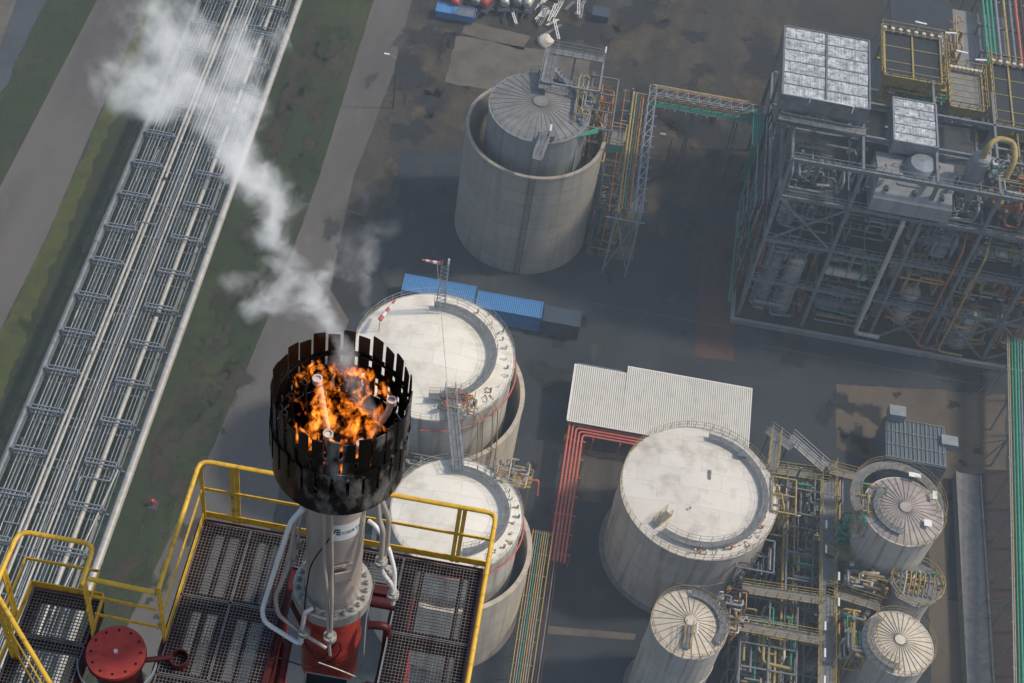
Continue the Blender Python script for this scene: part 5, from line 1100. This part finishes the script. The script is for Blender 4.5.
# ------------------------------------------------------------------ world, sun, haze, smoke and fire
EL=math.radians(51); AZ=math.radians(76)
to_sun=Vector((math.sin(AZ)*math.cos(EL),math.cos(AZ)*math.cos(EL),math.sin(EL)))
w=bpy.data.worlds.new('World'); scene.world=w; w.use_nodes=True; nt=w.node_tree; bg=nt.nodes['Background']; sk=nt.nodes.new('ShaderNodeTexSky'); sk.sky_type='NISHITA'; sk.sun_disc=False; sk.sun_elevation=EL; sk.sun_rotation=AZ; sk.dust_density=2.0; sk.air_density=1.2
nt.links.new(sk.outputs[0],bg.inputs[0]); bg.inputs[1].default_value=.13
ld=bpy.data.lights.new('sun','SUN'); ld.energy=2.9; ld.angle=math.radians(4.5); ld.color=(1,.90,.74); lo=bpy.data.objects.new('sun',ld); COL.objects.link(lo); lo.rotation_euler=to_sun.to_track_quat('Z','Y').to_euler(); lo.location=(60,60,200)
def volmat(name): 
    m=bpy.data.materials.new(name); m.use_nodes=True; nt=m.node_tree; nt.nodes.remove(nt.nodes['Principled BSDF']); return m,nt,nt.nodes['Material Output']
m,nt,out=volmat('thin_haze'); v=nt.nodes.new('ShaderNodeVolumeScatter'); v.inputs['Density'].default_value=.0007; v.inputs['Color'].default_value=(.74,.87,1,1); v.inputs['Anisotropy'].default_value=.1; nt.links.new(v.outputs[0],out.inputs['Volume'])
b=MB(); b.box((0,150,60),(900,900,119.0)); o=b.build('haze',m); o['kind']='structure'
# smoke: a straight tapered domain, its turbulence in the density
s0=Vector((AX+.34,AY+.02,138.72)); s1=at(112,-48,139.9)
def smoke(name,label,p0,p1,r0,r1,dens,seed,ns,power=1.,wob=.35,thr=.5):
    d=(p1-p0); L_=d.length; m,nt,out=volmat('white_smoke'); N=nt.nodes; Lk=nt.links
    tc=N.new('ShaderNodeTexCoord'); 
    n1=N.new('ShaderNodeTexNoise'); n1.inputs['Scale'].default_value=ns*.45; n1.inputs['Detail'].default_value=2; mp=N.new('ShaderNodeMapping'); mp.inputs['Location'].default_value=(seed,seed*2,0); Lk.new(tc.outputs['Object'],mp.inputs['Vector']); Lk.new(mp.outputs[0],n1.inputs['Vector'])
    sp=N.new('ShaderNodeSeparateXYZ'); Lk.new(tc.outputs['Object'],sp.inputs[0])
    tz=N.new('ShaderNodeMath'); tz.operation='DIVIDE'; tz.inputs[1].default_value=L_; Lk.new(sp.outputs[2],tz.inputs[0])
    rad=N.new('ShaderNodeMapRange'); rad.inputs['To Min'].default_value=r0; rad.inputs['To Max'].default_value=r1; Lk.new(tz.outputs[0],rad.inputs['Value'])
    # wobble: (noise-.5)*radius*k added to xy
    sub=N.new('ShaderNodeVectorMath'); sub.operation='SUBTRACT'; Lk.new(n1.outputs['Color'],sub.inputs[0]); sub.inputs[1].default_value=(.5,.5,.5)
    sc=N.new('ShaderNodeVectorMath'); sc.operation='SCALE'; Lk.new(sub.outputs[0],sc.inputs[0]); ml=N.new('ShaderNodeMath'); ml.operation='MULTIPLY'; ml.inputs[1].default_value=wob*8; Lk.new(rad.outputs[0],ml.inputs[0]); Lk.new(ml.outputs[0],sc.inputs['Scale'])
    ad=N.new('ShaderNodeVectorMath'); Lk.new(tc.outputs['Object'],ad.inputs[0]); Lk.new(sc.outputs[0],ad.inputs[1])
    s2=N.new('ShaderNodeSeparateXYZ'); Lk.new(ad.outputs[0],s2.inputs[0]); cb=N.new('ShaderNodeCombineXYZ'); Lk.new(s2.outputs[0],cb.inputs[0]); Lk.new(s2.outputs[1],cb.inputs[1])
    ln=N.new('ShaderNodeVectorMath'); ln.operation='LENGTH'; Lk.new(cb.outputs[0],ln.inputs[0])
    dv=N.new('ShaderNodeMath'); dv.operation='DIVIDE'; Lk.new(ln.outputs['Value'],dv.inputs[0]); Lk.new(rad.outputs[0],dv.inputs[1])
    fo=N.new('ShaderNodeMapRange'); fo.interpolation_type='SMOOTHSTEP'; fo.inputs['From Min'].default_value=1.; fo.inputs['From Max'].default_value=.15; Lk.new(dv.outputs[0],fo.inputs['Value'])
    n2=N.new('ShaderNodeTexNoise'); n2.inputs['Scale'].default_value=ns*2.0; n2.inputs["Detail"].default_value=7; n2.inputs['Roughness'].default_value=.66; n2.inputs['Distortion'].default_value=.9; Lk.new(mp.outputs[0],n2.inputs['Vector'])
    ns_=N.new('ShaderNodeMath'); ns_.operation='MULTIPLY'; ns_.inputs[1].default_value=3.2; Lk.new(n2.outputs['Fac'],ns_.inputs[0])
    su=N.new('ShaderNodeMath'); su.operation='ADD'; Lk.new(fo.outputs[0],su.inputs[0]); Lk.new(ns_.outputs[0],su.inputs[1])
    th=N.new('ShaderNodeMapRange'); th.inputs['From Min'].default_value=1.6+thr; th.inputs['From Max'].default_value=2.5+thr; Lk.new(su.outputs[0],th.inputs['Value'])
    th2=N.new('ShaderNodeMath'); th2.operation='MULTIPLY'; Lk.new(th.outputs[0],th2.inputs[0]); Lk.new(fo.outputs[0],th2.inputs[1]); th=th2
    en=N.new('ShaderNodeMapRange'); en.inputs['From Min'].default_value=1.; en.inputs['From Max'].default_value=.93; Lk.new(tz.outputs[0],en.inputs['Value'])
    de=N.new('ShaderNodeMath'); de.operation='MULTIPLY'; Lk.new(th.outputs[0],de.inputs[0]); 
    # thinner as it widens
    q=N.new('ShaderNodeMapRange'); q.inputs['To Min'].default_value=dens; q.inputs['To Max'].default_value=dens*power; Lk.new(tz.outputs[0],q.inputs['Value']); Lk.new(q.outputs[0],de.inputs[1])
    d2=N.new('ShaderNodeMath'); d2.operation='MULTIPLY'; Lk.new(de.outputs[0],d2.inputs[0]); Lk.new(en.outputs[0],d2.inputs[1])
    v=N.new('ShaderNodeVolumeScatter'); v.inputs['Color'].default_value=(.97,.98,1,1); v.inputs['Anisotropy'].default_value=.0; Lk.new(d2.outputs[0],v.inputs['Density'])
    eg=N.new('ShaderNodeMath'); eg.operation='MULTIPLY'; eg.inputs[1].default_value=.17; Lk.new(d2.outputs[0],eg.inputs[0]); em=N.new('ShaderNodeEmission'); em.inputs['Color'].default_value=(.86,.93,1,1); Lk.new(eg.outputs[0],em.inputs['Strength']); ad2=N.new('ShaderNodeAddShader'); Lk.new(v.outputs[0],ad2.inputs[0]); Lk.new(em.outputs[0],ad2.inputs[1]); Lk.new(ad2.outputs[0],out.inputs['Volume'])  # faint added glow whitens the smoke, in place of multiple scattering
    m.cycles.volume_step_rate=.8; m.cycles.volume_sampling='MULTIPLE_IMPORTANCE'
    b=MB(); b.tube([(0,0,0),(0,0,L_*.5),(0,0,L_)],[r0*2.6,(r0+r1)*.5*1.6,r1*1.45],14); o=b.build(name,m); o.location=p0; o.rotation_euler=d.to_track_quat('Z','Y').to_euler(); tag(o,label,'smoke'); return o
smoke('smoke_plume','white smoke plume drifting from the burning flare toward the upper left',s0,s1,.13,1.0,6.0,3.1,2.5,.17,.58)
p0=at(352,300,138.6); p1=at(440,205,138.9)
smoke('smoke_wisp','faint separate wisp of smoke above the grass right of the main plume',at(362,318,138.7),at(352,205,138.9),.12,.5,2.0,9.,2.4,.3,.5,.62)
# fire
m,nt,out=volmat('orange_fire'); N=nt.nodes; Lk=nt.links; tc=N.new('ShaderNodeTexCoord')
mp=N.new('ShaderNodeMapping'); mp.inputs['Scale'].default_value=(1,1,.55); Lk.new(tc.outputs['Object'],mp.inputs['Vector'])
n=N.new('ShaderNodeTexNoise'); n.inputs['Scale'].default_value=9.5; n.inputs['Detail'].default_value=6; n.inputs['Roughness'].default_value=.68; n.inputs['Distortion'].default_value=1.3; Lk.new(mp.outputs[0],n.inputs['Vector'])
sp=N.new('ShaderNodeSeparateXYZ'); Lk.new(tc.outputs['Object'],sp.inputs[0]); cb=N.new('ShaderNodeCombineXYZ'); Lk.new(sp.outputs[0],cb.inputs[0]); Lk.new(sp.outputs[1],cb.inputs[1]); ln=N.new('ShaderNodeVectorMath'); ln.operation='LENGTH'; Lk.new(cb.outputs[0],ln.inputs[0])
fo=N.new('ShaderNodeMapRange'); fo.inputs['From Min'].default_value=.38; fo.inputs['From Max'].default_value=.56; fo.inputs['To Min'].default_value=0.; fo.inputs['To Max'].default_value=.25; Lk.new(ln.outputs['Value'],fo.inputs['Value'])
nb=N.new('ShaderNodeTexNoise'); nb.inputs['Scale'].default_value=3.6; nb.inputs['Detail'].default_value=2; mpb=N.new('ShaderNodeMapping'); mpb.inputs['Location'].default_value=(4.3,1.7,.6); Lk.new(tc.outputs['Object'],mpb.inputs['Vector']); Lk.new(mpb.outputs[0],nb.inputs['Vector'])
cl=N.new('ShaderNodeMapRange'); cl.inputs['From Min'].default_value=.43; cl.inputs['From Max'].default_value=.58; cl.inputs['To Min'].default_value=.26; cl.inputs['To Max'].default_value=-.03; Lk.new(nb.outputs['Fac'],cl.inputs['Value'])
s1_=N.new('ShaderNodeMath'); s1_.operation='SUBTRACT'; Lk.new(n.outputs['Fac'],s1_.inputs[0]); Lk.new(cl.outputs[0],s1_.inputs[1])
sb=N.new('ShaderNodeMath'); sb.operation='SUBTRACT'; Lk.new(s1_.outputs[0],sb.inputs[0]); Lk.new(fo.outputs[0],sb.inputs[1])
cr=N.new('ShaderNodeValToRGB'); e=cr.color_ramp.elements; e[0].position=.56; e[0].color=(0,0,0,1); e[1].position=.82; e[1].color=(1,.72,.30,1)
for p,cc in ((.585,(.30,.05,.0,1)),(.63,(.9,.24,.025,1)),(.70,(1,.48,.11,1))): q=e.new(p); q.color=cc
Lk.new(sb.outputs[0],cr.inputs[0]); em=N.new('ShaderNodeEmission'); em.inputs['Strength'].default_value=18.; Lk.new(cr.outputs[0],em.inputs['Color']); Lk.new(em.outputs[0],out.inputs['Volume']); m.cycles.volume_step_rate=.25
b=MB(); b.lathe((0,0,0),[(.001,-.25),(.50,-.25),(.53,.1),(.50,.5),(.001,.62)],24); o=b.build('flare_fire',m); o.location=(AX,AY,138.6); tag(o,'orange flames burning inside the black slatted wind shroud','fire')
# ------------------------------------------------------------------ camera
cd=bpy.data.cameras.new('camera'); cd.sensor_width=36; cd.lens=F/1024*36; cd.clip_start=.5; cd.clip_end=6000
co=bpy.data.objects.new('camera',cd); COL.objects.link(co)
r0=Vector((1,0,0)); up0=Vector((0,CS,SN)); fw=Vector((0,SN,-CS))
Xc=r0*U[1]-up0*U[0]; Yc=r0*U[0]+up0*U[1]
co.matrix_world=Matrix(((Xc.x,Yc.x,-fw.x,0),(Xc.y,Yc.y,-fw.y,0),(Xc.z,Yc.z,-fw.z,H),(0,0,0,1)))
scene.camera=co
scene.view_settings.view_transform='Standard'; scene.view_settings.look='None'; scene.view_settings.exposure=0
scene.cycles.max_bounces=6; scene.cycles.volume_bounces=1; scene.cycles.use_denoising=True
scene.cycles.volume_max_steps=56
